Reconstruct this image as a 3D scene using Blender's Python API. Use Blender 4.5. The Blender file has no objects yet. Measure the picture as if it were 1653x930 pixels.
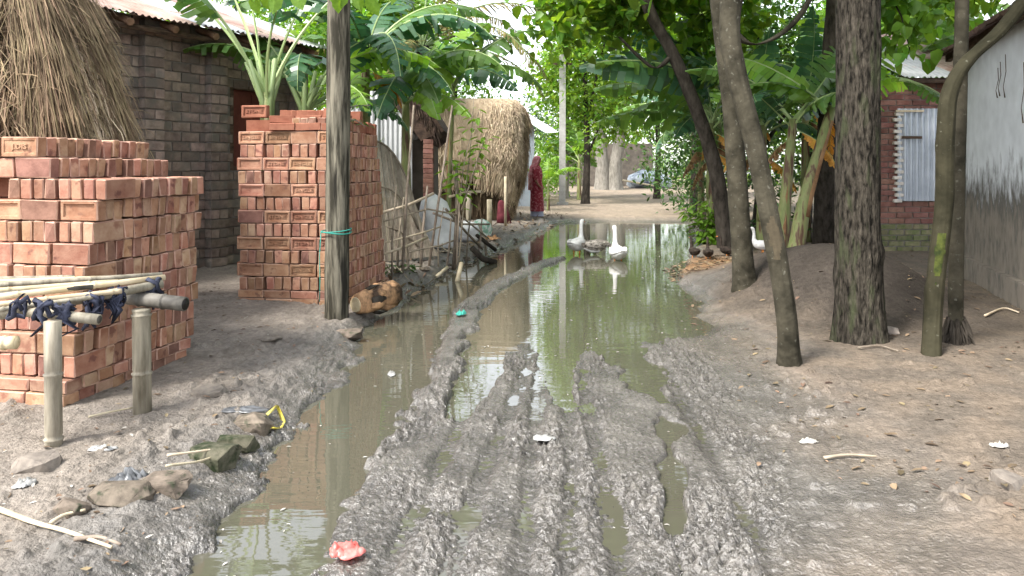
import bpy, bmesh, math, random
import numpy as np
from mathutils import Vector, Matrix, Euler

# ------------------------------------------------------------------ camera, sky, sun
scene = bpy.context.scene
FPX, CX, HY, CAMZ = 1200.0, 826.5, 270.0, 1.40       # focal length and horizon of the photograph, in its pixels
cam_d = bpy.data.cameras.new('camera'); cam = bpy.data.objects.new('camera', cam_d)
scene.collection.objects.link(cam); scene.camera = cam
cam.location = (0, 0, CAMZ); cam.rotation_euler = (math.radians(90), 0, 0)
cam_d.sensor_width = 36; cam_d.lens = FPX / 1653 * 36
cam_d.shift_y = -(465 - HY) / 1653
cam_d.clip_start = 0.05; cam_d.clip_end = 500
SUN = Vector((-0.50, -0.42, 0.80)).normalized()       # towards the sun: high, behind and left
world = bpy.data.worlds.new('World'); scene.world = world; world.use_nodes = True
wn = world.node_tree; wn.nodes.clear()
sky = wn.nodes.new('ShaderNodeTexSky'); sky.sky_type = 'NISHITA'; sky.sun_disc = False
sky.sun_elevation = math.asin(SUN.z); sky.sun_rotation = math.atan2(SUN.x, SUN.y)
sky.air_density = 1.0; sky.dust_density = 1.5; sky.ozone_density = 1.0
hs = wn.nodes.new('ShaderNodeHueSaturation'); hs.inputs['Saturation'].default_value = 0.30
bg = wn.nodes.new('ShaderNodeBackground'); bg.inputs['Strength'].default_value = 0.15
wo = wn.nodes.new('ShaderNodeOutputWorld')
wn.links.new(sky.outputs[0], hs.inputs['Color']); wn.links.new(hs.outputs[0], bg.inputs['Color']); wn.links.new(bg.outputs[0], wo.inputs['Surface'])
sun_d = bpy.data.lights.new('sun', 'SUN'); sun = bpy.data.objects.new('sun', sun_d); scene.collection.objects.link(sun)
sun_d.energy = 2.0; sun_d.angle = math.radians(14); sun_d.color = (1.0, 0.96, 0.9)
sun.rotation_euler = SUN.to_track_quat('Z', 'Y').to_euler(); sun.location = (-8, -6, 14)
scene.view_settings.view_transform = 'Standard'; scene.view_settings.look = 'None'
scene.view_settings.gamma = 1.0; scene.view_settings.exposure = 1.95
scene.render.engine = 'CYCLES'
scene.cycles.max_bounces = 4; scene.cycles.diffuse_bounces = 2; scene.cycles.glossy_bounces = 2
scene.cycles.transmission_bounces = 3; scene.cycles.caustics_reflective = False; scene.cycles.caustics_refractive = False
scene.cycles.use_denoising = True
scene.cycles.use_adaptive_sampling = True; scene.cycles.adaptive_threshold = 0.025

# ------------------------------------------------------------------ helpers
C = scene.collection
R = math.radians
def gp(px, py, z=0.0):
    Y = FPX * (CAMZ - z) / (py - HY); return Vector(((px - CX) / FPX * Y, Y, z))
def at(px, py, Y): return Vector(((px - CX) / FPX * Y, Y, CAMZ - (py - HY) / FPX * Y))
def lin(h):
    h = h.lstrip('#'); o = []
    for i in (0, 2, 4):
        v = int(h[i:i+2], 16) / 255; o.append(v / 12.92 if v <= .04045 else ((v + .055) / 1.055) ** 2.4)
    return tuple(o)

class NT:
    def __init__(s, m): s.t = m.node_tree; s.n = s.t.nodes; s.l = s.t.links
    def new(s, ty, **kw):
        n = s.n.new(ty)
        for k, v in kw.items(): setattr(n, k, v)
        return n
    def link(s, a, b): s.l.new(a, b)
MATS = {}
def mat(name, c1, c2=None, scale=6, detail=5, rough=.85, spec=.25, bump=0, bscale=30, stretch=(1, 1, 1), trans=0, island=0, objrand=0,
        ramp=(.35, .65), coord='Object', metal=0, c3=None, scale3=3, thr3=(.55, .62), bdist=.01):
    m = bpy.data.materials.new(name); m.use_nodes = True; t = NT(m)
    b = t.n['Principled BSDF']; out = t.n['Material Output']
    b.inputs['Roughness'].default_value = rough; b.inputs['Specular IOR Level'].default_value = spec; b.inputs['Metallic'].default_value = metal
    tc = t.new('ShaderNodeTexCoord'); mp = t.new('ShaderNodeMapping'); mp.inputs['Scale'].default_value = stretch
    t.link(tc.outputs[coord], mp.inputs['Vector']); vec = mp.outputs[0]
    if objrand:                                       # alike pieces that share mesh data get a pattern of their own
        oi = t.new('ShaderNodeObjectInfo'); mu = t.new('ShaderNodeMath', operation='MULTIPLY'); mu.inputs[1].default_value = 37.0
        t.link(oi.outputs['Random'], mu.inputs[0]); va = t.new('ShaderNodeVectorMath', operation='ADD')
        t.link(vec, va.inputs[0]); t.link(mu.outputs[0], va.inputs[1]); vec = va.outputs[0]
    nz = t.new('ShaderNodeTexNoise'); nz.inputs['Scale'].default_value = scale; nz.inputs['Detail'].default_value = detail; nz.inputs['Roughness'].default_value = .62
    t.link(vec, nz.inputs['Vector'])
    rp = t.new('ShaderNodeValToRGB'); rp.color_ramp.elements[0].position = ramp[0]; rp.color_ramp.elements[1].position = ramp[1]
    rp.color_ramp.elements[0].color = (*c1, 1); rp.color_ramp.elements[1].color = (*(c2 or c1), 1)
    t.link(nz.outputs['Fac'], rp.inputs['Fac']); col = rp.outputs['Color']
    if c3:
        n3 = t.new('ShaderNodeTexNoise'); n3.inputs['Scale'].default_value = scale3; n3.inputs['Detail'].default_value = 5
        t.link(vec, n3.inputs['Vector']); r3 = t.new('ShaderNodeMapRange'); r3.inputs['From Min'].default_value = thr3[0]; r3.inputs['From Max'].default_value = thr3[1]
        t.link(n3.outputs['Fac'], r3.inputs['Value']); mx = t.new('ShaderNodeMix', data_type='RGBA'); mx.inputs['B'].default_value = (*c3, 1)
        t.link(r3.outputs[0], mx.inputs['Factor']); t.link(col, mx.inputs['A']); col = mx.outputs['Result']
    if island or objrand:
        hv = t.new('ShaderNodeHueSaturation'); t.link(col, hv.inputs['Color'])
        src = t.new('ShaderNodeNewGeometry').outputs['Random Per Island'] if island else t.new('ShaderNodeObjectInfo').outputs['Random']
        a = island or objrand
        mr = t.new('ShaderNodeMapRange'); mr.inputs['To Min'].default_value = 1 - a; mr.inputs['To Max'].default_value = 1 + a
        t.link(src, mr.inputs['Value']); t.link(mr.outputs[0], hv.inputs['Value'])
        fr = t.new('ShaderNodeMath', operation='MULTIPLY'); fr.inputs[1].default_value = 7.31; t.link(src, fr.inputs[0])
        f2 = t.new('ShaderNodeMath', operation='FRACT'); t.link(fr.outputs[0], f2.inputs[0])
        mh = t.new('ShaderNodeMapRange'); mh.inputs['To Min'].default_value = .5 - a * .05; mh.inputs['To Max'].default_value = .5 + a * .05
        t.link(f2.outputs[0], mh.inputs['Value']); t.link(mh.outputs[0], hv.inputs['Hue']); col = hv.outputs[0]
    t.link(col, b.inputs['Base Color'])
    if bump:
        nb = t.new('ShaderNodeTexNoise'); nb.inputs['Scale'].default_value = bscale; nb.inputs['Detail'].default_value = 6
        t.link(vec, nb.inputs['Vector']); bp = t.new('ShaderNodeBump'); bp.inputs['Strength'].default_value = bump; bp.inputs['Distance'].default_value = bdist
        t.link(nb.outputs['Fac'], bp.inputs['Height']); t.link(bp.outputs[0], b.inputs['Normal'])
    if trans:
        tr = t.new('ShaderNodeBsdfTranslucent'); t.link(col, tr.inputs['Color'])
        g = t.new('ShaderNodeHueSaturation'); g.inputs['Value'].default_value = 1.7; g.inputs['Hue'].default_value = .485; g.inputs['Saturation'].default_value = 1.1
        t.link(col, g.inputs['Color']); t.link(g.outputs[0], tr.inputs['Color'])
        ms = t.new('ShaderNodeMixShader'); ms.inputs[0].default_value = trans
        t.link(b.outputs[0], ms.inputs[1]); t.link(tr.outputs[0], ms.inputs[2]); t.link(ms.outputs[0], out.inputs['Surface'])
    MATS[name] = m; return m

def link(o, parent=None, **tags):
    C.objects.link(o)
    if parent is not None: o.parent = parent
    for k, v in tags.items(): o[k] = v
    return o
def thing(name, label, cat, loc=(0, 0, 0), rz=0, group=None):
    o = bpy.data.objects.new(name, None); o.location = loc; o.rotation_euler = (0, 0, rz); o.empty_display_size = .2
    C.objects.link(o); o['label'] = label; o['category'] = cat
    if group: o['group'] = group
    return o
def tag(o, label, cat, group=None):
    o['label'] = label; o['category'] = cat
    if group: o['group'] = group
    return o

class MB:
    """collects shapes, then links them as ONE mesh object"""
    def __init__(s): s.v = []; s.f = []; s.m = []
    def add(s, vs, fs, mi=0):
        k = len(s.v); s.v += [tuple(v) for v in vs]; s.f += [tuple(i + k for i in f) for f in fs]; s.m += [mi] * len(fs); return s
    def box(s, c, d, rot=None, mi=0, jit=0, rng=random):
        x, y, z = d[0] / 2, d[1] / 2, d[2] / 2; vs = []
        for q in ((-x,-y,-z),(x,-y,-z),(x,y,-z),(-x,y,-z),(-x,-y,z),(x,-y,z),(x,y,z),(-x,y,z)):
            p = Vector(q) + Vector((rng.uniform(-jit, jit), rng.uniform(-jit, jit), rng.uniform(-jit, jit)))
            if rot is not None: p = rot @ p
            vs.append(p + Vector(c))
        return s.add(vs, [(0,3,2,1),(4,5,6,7),(0,1,5,4),(1,2,6,5),(2,3,7,6),(3,0,4,7)], mi)
    def tube(s, pts, rad, n=8, mi=0, caps=True, wob=0, rng=random, flat=None):
        """loft along pts; rad = number, list of numbers or of (a, b) pairs"""
        pts = [Vector(p) for p in pts]; N = len(pts)
        if not isinstance(rad, (list, tuple)): rad = [rad] * N
        rad = [(r, r) if not isinstance(r, (tuple, list)) else r for r in rad]
        d0 = (pts[1] - pts[0]).normalized(); up = Vector(flat) if flat is not None else (Vector((0, 0, 1)) if abs(d0.z) < .9 else Vector((0, 1, 0)))
        k = len(s.v); u = None
        for i in range(N):
            d = (pts[min(i + 1, N - 1)] - pts[max(i - 1, 0)]).normalized()
            if u is None or flat is not None:
                u = d.cross(up)
                if u.length < 1e-4: u = d.cross(Vector((1, 0, 0)))
                u.normalize()
            else: u = (u - d * u.dot(d)).normalized()
            w = u.cross(d).normalized()
            for j in range(n):
                a = 2 * math.pi * j / n; q = 1 + (rng.uniform(-wob, wob) if wob else 0)
                p = pts[i] + u * (math.cos(a) * rad[i][0] * q) + w * (math.sin(a) * rad[i][1] * q); s.v.append(tuple(p))
        for i in range(N - 1):
            for j in range(n):
                a = k + i * n + j; b = k + i * n + (j + 1) % n; s.f.append((a, b, b + n, a + n)); s.m.append(mi)
        if caps:
            s.f.append(tuple(k + j for j in reversed(range(n)))); s.m.append(mi)
            s.f.append(tuple(k + (N - 1) * n + j for j in range(n))); s.m.append(mi)
        return s
    def build(s, name, mats, parent=None, smooth=False, **tags):
        me = s.mesh(name, mats, smooth); o = bpy.data.objects.new(name, me); return link(o, parent, **tags)
    def mesh(s, name, mats, smooth=False):
        me = bpy.data.meshes.new(name); me.from_pydata(s.v, [], s.f)
        for m in (mats if isinstance(mats, (list, tuple)) else [mats]): me.materials.append(MATS[m] if isinstance(m, str) else m)
        me.polygons.foreach_set('material_index', s.m)
        if smooth: me.polygons.foreach_set('use_smooth', [True] * len(s.f))
        me.update(); return me
def np_mesh(name, V, Fq, mats, smooth=False):
    """quads (M,4) straight from numpy"""
    me = bpy.data.meshes.new(name); V = np.asarray(V, dtype=np.float32); Fq = np.asarray(Fq, dtype=np.int32); k = Fq.shape[1]
    me.vertices.add(len(V)); me.vertices.foreach_set('co', V.ravel()); me.loops.add(Fq.size); me.loops.foreach_set('vertex_index', Fq.ravel())
    me.polygons.add(len(Fq)); me.polygons.foreach_set('loop_start', np.arange(0, Fq.size, k, dtype=np.int32)); me.polygons.foreach_set('loop_total', np.full(len(Fq), k, dtype=np.int32))
    if smooth: me.polygons.foreach_set('use_smooth', np.ones(len(Fq), dtype=bool))
    for m in (mats if isinstance(mats, (list, tuple)) else [mats]): me.materials.append(MATS[m])
    me.update(calc_edges=True); me.validate(); return me
def obj(name, me, parent=None, **tags): return link(bpy.data.objects.new(name, me), parent, **tags)

# ---- numpy gradient noise
_rs = np.random.RandomState(7); _perm = _rs.permutation(512); _ang = _rs.rand(512) * 2 * np.pi; _gx, _gy = np.cos(_ang), np.sin(_ang)
def pn(x, y, s=1.0, o=0):
    x = np.asarray(x, float) * s + 13.7 * o + 100; y = np.asarray(y, float) * s + 7.1 * o + 100
    xi = np.floor(x).astype(int); yi = np.floor(y).astype(int); xf = x - xi; yf = y - yi
    u = xf ** 3 * (xf * (xf * 6 - 15) + 10); v = yf ** 3 * (yf * (yf * 6 - 15) + 10)
    def g(a, b, fx, fy):
        h = _perm[(_perm[a & 511] + b) & 511]; return _gx[h] * fx + _gy[h] * fy
    n0 = g(xi, yi, xf, yf) * (1 - u) + g(xi + 1, yi, xf - 1, yf) * u
    n1 = g(xi, yi + 1, xf, yf - 1) * (1 - u) + g(xi + 1, yi + 1, xf - 1, yf - 1) * u
    return (n0 * (1 - v) + n1 * v) * 1.5
def sst(a, b, x):
    t = np.clip((np.asarray(x, float) - a) / (b - a), 0, 1); return t * t * (3 - 2 * t)
def polydist(x, y, pts):
    """distance to a polyline of (x, y, halfwidth): returns min of d / w"""
    best = np.full(np.shape(x), 1e9)
    for (x0, y0, w0), (x1, y1, w1) in zip(pts[:-1], pts[1:]):
        dx, dy = x1 - x0, y1 - y0; t = np.clip(((x - x0) * dx + (y - y0) * dy) / (dx * dx + dy * dy), 0, 1)
        d = np.hypot(x - x0 - t * dx, y - y0 - t * dy) / (w0 + t * (w1 - w0)); best = np.minimum(best, d)
    return best

# ------------------------------------------------------------------ materials
def rgb(h): return lin(h)
mat('brick_red', (.25, .115, .072), (.375, .215, .142), scale=9, rough=.92, spec=.15, bump=.5, bscale=70, objrand=.30, bdist=.006, c3=(.17, .08, .058), scale3=14, thr3=(.60, .68))
mat('brick_edge', (.33, .185, .135), (.46, .30, .225), scale=12, rough=.95, spec=.1, objrand=.18)
mat('grey_edge', (.10, .08, .068), (.20, .165, .14), scale=12, rough=.95, spec=.1, objrand=.2)
mat('brick_tan', (.29, .165, .105), (.42, .28, .19), scale=9, rough=.92, spec=.15, bump=.5, bscale=70, objrand=.18, bdist=.006, c3=(.24, .12, .08), scale3=10, thr3=(.52, .62))
mat('brick_burnt', (.14, .07, .052), (.25, .135, .10), scale=9, rough=.92, spec=.15, bump=.5, bscale=70, objrand=.2, bdist=.006)
mat('brick_core', (.22, .085, .055), (.31, .14, .09), scale=9, rough=.95, spec=.1)
mat('brick_grey', (.15, .117, .096), (.28, .222, .182), scale=7, rough=.95, spec=.1, bump=.5, bscale=60, objrand=.25, c3=(.15, .135, .115), scale3=4, thr3=(.5, .62))
mat('mortar', (.13, .12, .106), (.20, .186, .166), scale=12, rough=.98, spec=.05, bump=.4, bscale=50)
mat('brick_house', (.18, .082, .065), (.27, .15, .12), scale=8, rough=.95, spec=.1, bump=.4, bscale=60, objrand=.22)
mat('brick_moss', (.10, .13, .05), (.22, .19, .12), scale=9, rough=.95, spec=.1, bump=.4, bscale=60, objrand=.2)
mat('brick_pale', (.55, .50, .44), (.70, .65, .58), scale=9, rough=.9, objrand=.1)
mat('hay_old_and_shaded', (.11, .076, .043), (.27, .20, .118), scale=5, rough=.8, spec=.25, island=.4)
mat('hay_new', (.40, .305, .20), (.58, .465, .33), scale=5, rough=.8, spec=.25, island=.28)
mat('hay_core_old', (.03, .022, .015), (.09, .06, .035), scale=18, rough=1, bump=.8, bscale=40)  # old straw, darkened so the gaps between swags look shaded
mat('hay_core_new', (.30, .225, .145), (.44, .345, .235), scale=18, rough=1, bump=.9, bscale=60, stretch=(1, 1, .3))
mat('hay_shaded', (.05, .036, .024), (.12, .085, .05), scale=14, rough=1, bump=.8, bscale=40)  # straw colour darkened to paint the shade under the pale rick
mat('bamboo_grey', (.12, .10, .07), (.32, .285, .22), scale=11, detail=7, rough=.6, spec=.3, stretch=(2.2, 2.2, .3), bump=.25, bscale=14, objrand=.1, ramp=(.30, .62))
mat('bamboo_yellow', (.40, .32, .19), (.55, .46, .32), scale=7, rough=.5, spec=.35, bump=.1, bscale=25, objrand=.15)
mat('bamboo_dark', (.055, .05, .042), (.15, .138, .118), scale=9, rough=.6, spec=.3, bump=.2, bscale=30)
mat('cut_end', (.45, .36, .22), (.60, .50, .33), scale=20, rough=.9)
mat('cloth_navy', (.012, .013, .022), (.05, .055, .085), scale=10, rough=.8, spec=.2)
mat('pole_wood', (.032, .029, .021), (.205, .185, .14), scale=5, detail=8, rough=.9, spec=.15, stretch=(5, 5, .42), bump=.8, bscale=7, ramp=(.42, .64), c3=(.02, .018, .014), scale3=3.2, thr3=(.56, .66))
mat('twine_teal', (.03, .25, .20), (.06, .34, .27), scale=30, rough=.8)
mat('bark_rough', (.007, .006, .0045), (.078, .067, .052), scale=8, detail=9, rough=.95, spec=.1, stretch=(5, 5, 1.3), bump=1.0, bscale=12, ramp=(.38, .66), c3=(.05, .055, .03), scale3=2.5, thr3=(.55, .7), bdist=.03)
mat('bark_lichen', (.02, .018, .012), (.068, .06, .042), scale=5, detail=8, rough=.92, spec=.12, bump=.6, bscale=22, c3=(.13, .125, .10), scale3=30, thr3=(.63, .76), bdist=.015)
mat('bark_olive', (.017, .0155, .008), (.048, .043, .025), scale=4, detail=8, rough=.85, spec=.15, bump=.4, bscale=18, c3=(.11, .108, .08), scale3=36, thr3=(.66, .78))
mat('bark_dark', (.018, .015, .012), (.06, .051, .041), scale=7, detail=8, rough=.95, spec=.1, bump=.8, bscale=18, stretch=(2, 2, .8))
mat('bark_pale', (.13, .12, .10), (.25, .23, .20), scale=6, rough=.9, bump=.5, bscale=15, stretch=(2, 2, .6))
mat('bark_bare', (.05, .04, .024), (.095, .075, .047), scale=8, rough=.8)
mat('moss_bright', (.018, .026, .006), (.065, .075, .014), scale=16, rough=.95, bump=.6, bscale=50)
mat('palm_black', (.012, .012, .011), (.05, .047, .042), scale=12, rough=.95, bump=1, bscale=24)
mat('palm_stalk', (.10, .16, .06), (.20, .26, .12), scale=6, rough=.7)
mat('leaf_mid', (.075, .155, .022), (.155, .27, .036), scale=3, rough=.45, spec=.35, trans=.50, island=.45)
mat('leaf_dark', (.035, .088, .02), (.07, .145, .032), scale=3, rough=.42, spec=.4, trans=.30, island=.4)
mat('leaf_bright', (.085, .19, .022), (.15, .28, .04), scale=3, rough=.42, spec=.35, trans=.45, island=.35)
mat('leaf_haze', (.05, .115, .05), (.09, .17, .075), scale=3, rough=.4, spec=.4, trans=.34, island=.35)  # blue-green tint puts distance haze into the leaf colour
mat('banana_leaf', (.07, .155, .032), (.125, .23, .05), scale=2, rough=.36, spec=.45, trans=.38, island=.22, stretch=(1, 1, 1))
mat('banana_leaf_dark', (.03, .09, .04), (.06, .14, .06), scale=2, rough=.36, spec=.5, trans=.28, island=.25)
mat('banana_leaf_lime', (.15, .30, .04), (.22, .38, .06), scale=2, rough=.4, spec=.4, trans=.5, island=.2)
mat('banana_rib', (.26, .36, .13), (.36, .45, .2), scale=4, rough=.45, spec=.4, trans=.1)
mat('banana_stem', (.14, .18, .06), (.28, .27, .12), scale=4, rough=.6, spec=.3, stretch=(4, 4, .5), bump=.3, bscale=8, c3=(.10, .055, .035), scale3=4, thr3=(.5, .6))
mat('banana_stalk', (.14, .20, .075), (.22, .28, .12), scale=4, rough=.5, spec=.35, stretch=(3, 3, .5))
mat('banana_dead', (.16, .09, .045), (.34, .21, .10), scale=6, rough=.9, trans=.15, island=.3)
mat('banana_dead_orange', (.50, .26, .05), (.62, .36, .08), scale=6, rough=.85, trans=.2, island=.2)
mat('frond_brown', (.16, .13, .05), (.26, .24, .09), scale=5, rough=.7, trans=.2, island=.35)
mat('tin_zinc', (.30, .31, .32), (.46, .465, .47), scale=2.5, rough=.42, spec=.5, metal=.35, c3=(.30, .15, .09), scale3=1.6, thr3=(.60, .72), objrand=.1)
mat('tin_rust', (.20, .11, .085), (.36, .27, .235), scale=2.2, rough=.6, spec=.35, metal=.15, objrand=.2)
mat('tin_sheet', (.42, .46, .52), (.58, .62, .68), scale=2, rough=.4, spec=.5, metal=.4)
mat('tin_white', (.45, .465, .48), (.6, .61, .62), scale=2, rough=.4, spec=.5, metal=.1)
mat('timber_dark', (.045, .03, .022), (.12, .08, .055), scale=8, rough=.9, stretch=(1, 1, 3), bump=.3, bscale=20)
mat('timber_brown', (.16, .09, .055), (.28, .17, .11), scale=8, rough=.85, bump=.3, bscale=20)
mat('shutter_red', (.085, .022, .016), (.13, .038, .027), scale=6, rough=.7, bump=.15)
mat('thatch_dark', (.028, .02, .015), (.085, .058, .042), scale=10, rough=1, bump=1, bscale=30, island=.4)
mat('mat_bamboo', (.20, .165, .12), (.33, .285, .22), scale=9, rough=.8, objrand=.35)
mat('stick', (.15, .12, .09), (.30, .25, .19), scale=8, rough=.9, objrand=.25, bump=.3)
mat('stick_pale', (.40, .33, .22), (.54, .46, .34), scale=8, rough=.8, objrand=.2)
mat('sack_white', (.62, .63, .64), (.78, .78, .78), scale=5, rough=.55, bump=.5, bscale=14, bdist=.03)
mat('sack_print', (.30, .55, .42), (.75, .78, .75), scale=11, rough=.6, ramp=(.46, .54))
mat('concrete', (.30, .295, .275), (.42, .41, .39), scale=6, rough=.9, bump=.2, bscale=30)
mat('mud_wall', (.075, .065, .055), (.14, .12, .10), scale=3, rough=1, bump=.5, bscale=8)
mat('mud_blue', (.20, .23, .26), (.27, .30, .33), scale=3, rough=.8)
mat('tarp_blue', (.10, .13, .20), (.55, .60, .66), scale=2.2, rough=.4, spec=.5, ramp=(.42, .58), bump=.6, bscale=6)
mat('goose_white', (.66, .65, .63), (.78, .77, .75), scale=14, rough=.8, bump=.6, bscale=26, c3=(.46, .42, .36), scale3=7, thr3=(.55, .75), stretch=(1, 2.5, 2.5))
mat('goose_grey', (.10, .085, .07), (.42, .38, .33), scale=18, rough=.8, ramp=(.42, .56), stretch=(1, 1, 2.2))
mat('goose_belly', (.42, .41, .39), (.52, .51, .49), scale=12, rough=.8)
mat('beak', (.65, .22, .05), (.75, .30, .07), scale=10, rough=.5)
mat('leg_dark', (.06, .045, .035), (.10, .07, .05), scale=10, rough=.6)
mat('duck_brown', (.014, .010, .008), (.045, .032, .023), scale=16, rough=.8, bump=.3)
mat('skin', (.18, .09, .055), (.24, .125, .08), scale=8, rough=.55)
mat('hair', (.012, .01, .009), rough=.6)
mat('sari_red', (.20, .018, .03), (.42, .16, .17), scale=17, rough=.75, ramp=(.50, .66), bump=.3, bscale=10)
mat('scarf_pink', (.45, .12, .14), (.62, .33, .34), scale=13, rough=.75, ramp=(.42, .62))
mat('petticoat', (.26, .27, .38), (.38, .39, .50), scale=6, rough=.8)
mat('cloth_maroon', (.06, .008, .012), (.13, .025, .035), scale=9, rough=.8, bump=.4)
mat('goat_white', (.6, .58, .54), (.75, .73, .7), scale=10, rough=.9)
mat('goat_black', (.015, .014, .016), (.035, .033, .04), scale=10, rough=.85)
mat('stone_grey', (.12, .103, .088), (.24, .205, .17), scale=16, rough=.85, bump=.7, bscale=20, objrand=.15)
mat('stone_brown', (.075, .06, .046), (.18, .145, .112), scale=16, rough=.85, bump=.7, bscale=20, objrand=.12, c3=(.04, .046, .026), scale3=30, thr3=(.56, .70))
mat('stone_moss', (.02, .028, .011), (.11, .10, .07), scale=11, rough=.95, bump=1, bscale=26, ramp=(.4, .62))
mat('plastic_pink', (.62, .09, .075), (.82, .32, .28), scale=12, rough=.3, spec=.5, trans=.25, bump=.4, bscale=20)
mat('plastic_white', (.20, .195, .18), (.40, .40, .39), scale=8, rough=.35, spec=.5)
mat('plastic_dark', (.035, .037, .04), (.14, .145, .15), scale=9, rough=.3, spec=.5, stretch=(1, 4, 1))
mat('plastic_yellow', (.62, .50, .05), (.75, .64, .18), scale=9, rough=.4)
mat('log_bark', (.055, .035, .022), (.50, .29, .15), scale=5, rough=.9, bump=.8, bscale=12, stretch=(1.6, 1, 1), ramp=(.38, .58))
mat('litter_leaf', (.085, .058, .036), (.22, .16, .10), scale=5, rough=.85, island=.5)
mat('litter_pale', (.30, .28, .24), (.44, .42, .38), scale=5, rough=.6, island=.3)
mat('terracotta', (.07, .05, .04), (.16, .10, .075), scale=7, rough=.95, bump=.6, bscale=15, objrand=.3)
# ------------------------------------------------------------------ ground
XL_Y = [0, 2.5, 3.5, 5.3, 6.4, 7.5, 9, 10.6, 13, 16, 19, 22, 60];      XL_X = [-1.08, -1.12, -1.16, -1.18, -1.16, -1.08, -.86, -.59, -.02, .71, 1.3, 1.7, 4]
XR_Y = [0, 2.5, 3.7, 5.1, 6.7, 8.4, 9.2, 9.9, 11.2, 13, 15.5, 18.7, 22, 60]; XR_X = [.6, .80, 1.05, 1.22, 1.40, 1.86, 1.92, 2.10, 2.62, 3.1, 3.65, 4.4, 5.2, 16]
LEFT_RUT = [(-.90, 2.0, .22), (-.90, 2.7, .23), (-.90, 3.3, .245), (-.87, 4.0, .28), (-.87, 5.0, .29), (-.86, 6.2, .30), (-.84, 7.4, .27), (-.72, 8.6, .25), (-.42, 9.8, .24), (.1, 11.2, .22)]
RIDGE = [(-.42, 4.4, .17), (-.43, 5.8, .17), (-.46, 7.2, .16), (-.20, 8.7, .15), (.40, 10.6, .15), (.75, 11.4, .10)]
MID_RUT = [(-.30, 4.15, .07), (-.27, 4.6, .12), (-.22, 5.2, .16), (-.16, 6.2, .22)]
SMALL_RUT = [(.30, 4.4, .05), (.32, 5.0, .10), (.36, 5.8, .16)]
RIGHT_RUT = [(.54, 2.2, .055), (.60, 2.7, .05), (.70, 3.2, .045), (.80, 3.8, .085), (.87, 4.4, .13), (.88, 5.0, .15), (.78, 5.9, .2), (.75, 6.6, .3)]
TRACKS = [[(-.50, 2.0, .05), (-.36, 3.2, .05), (-.14, 5.6, .06)], [(-.29, 2.0, .055), (-.1, 3.6, .055), (.18, 5.8, .06)], [(-.01, 2.0, .05), (.10, 3.6, .05), (.25, 5.8, .06)], [(.15, 2.0, .05), (.28, 3.6, .05), (.43, 5.8, .07)], [(.36, 2.0, .055), (.42, 3.6, .05), (.50, 5.8, .07)], [(.86, 2.0, .05), (.96, 3.4, .05), (1.05, 5.2, .06)]]
def masks(x, y):
    xl = np.interp(y, XL_Y, XL_X); xr = np.interp(y, XR_Y, XR_X)
    wob = .07 * pn(x, y, 1.6, 3) + .05 * pn(x, y, 4.5, 4)
    return x - xl + wob, xr - x + wob * 1.5
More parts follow.
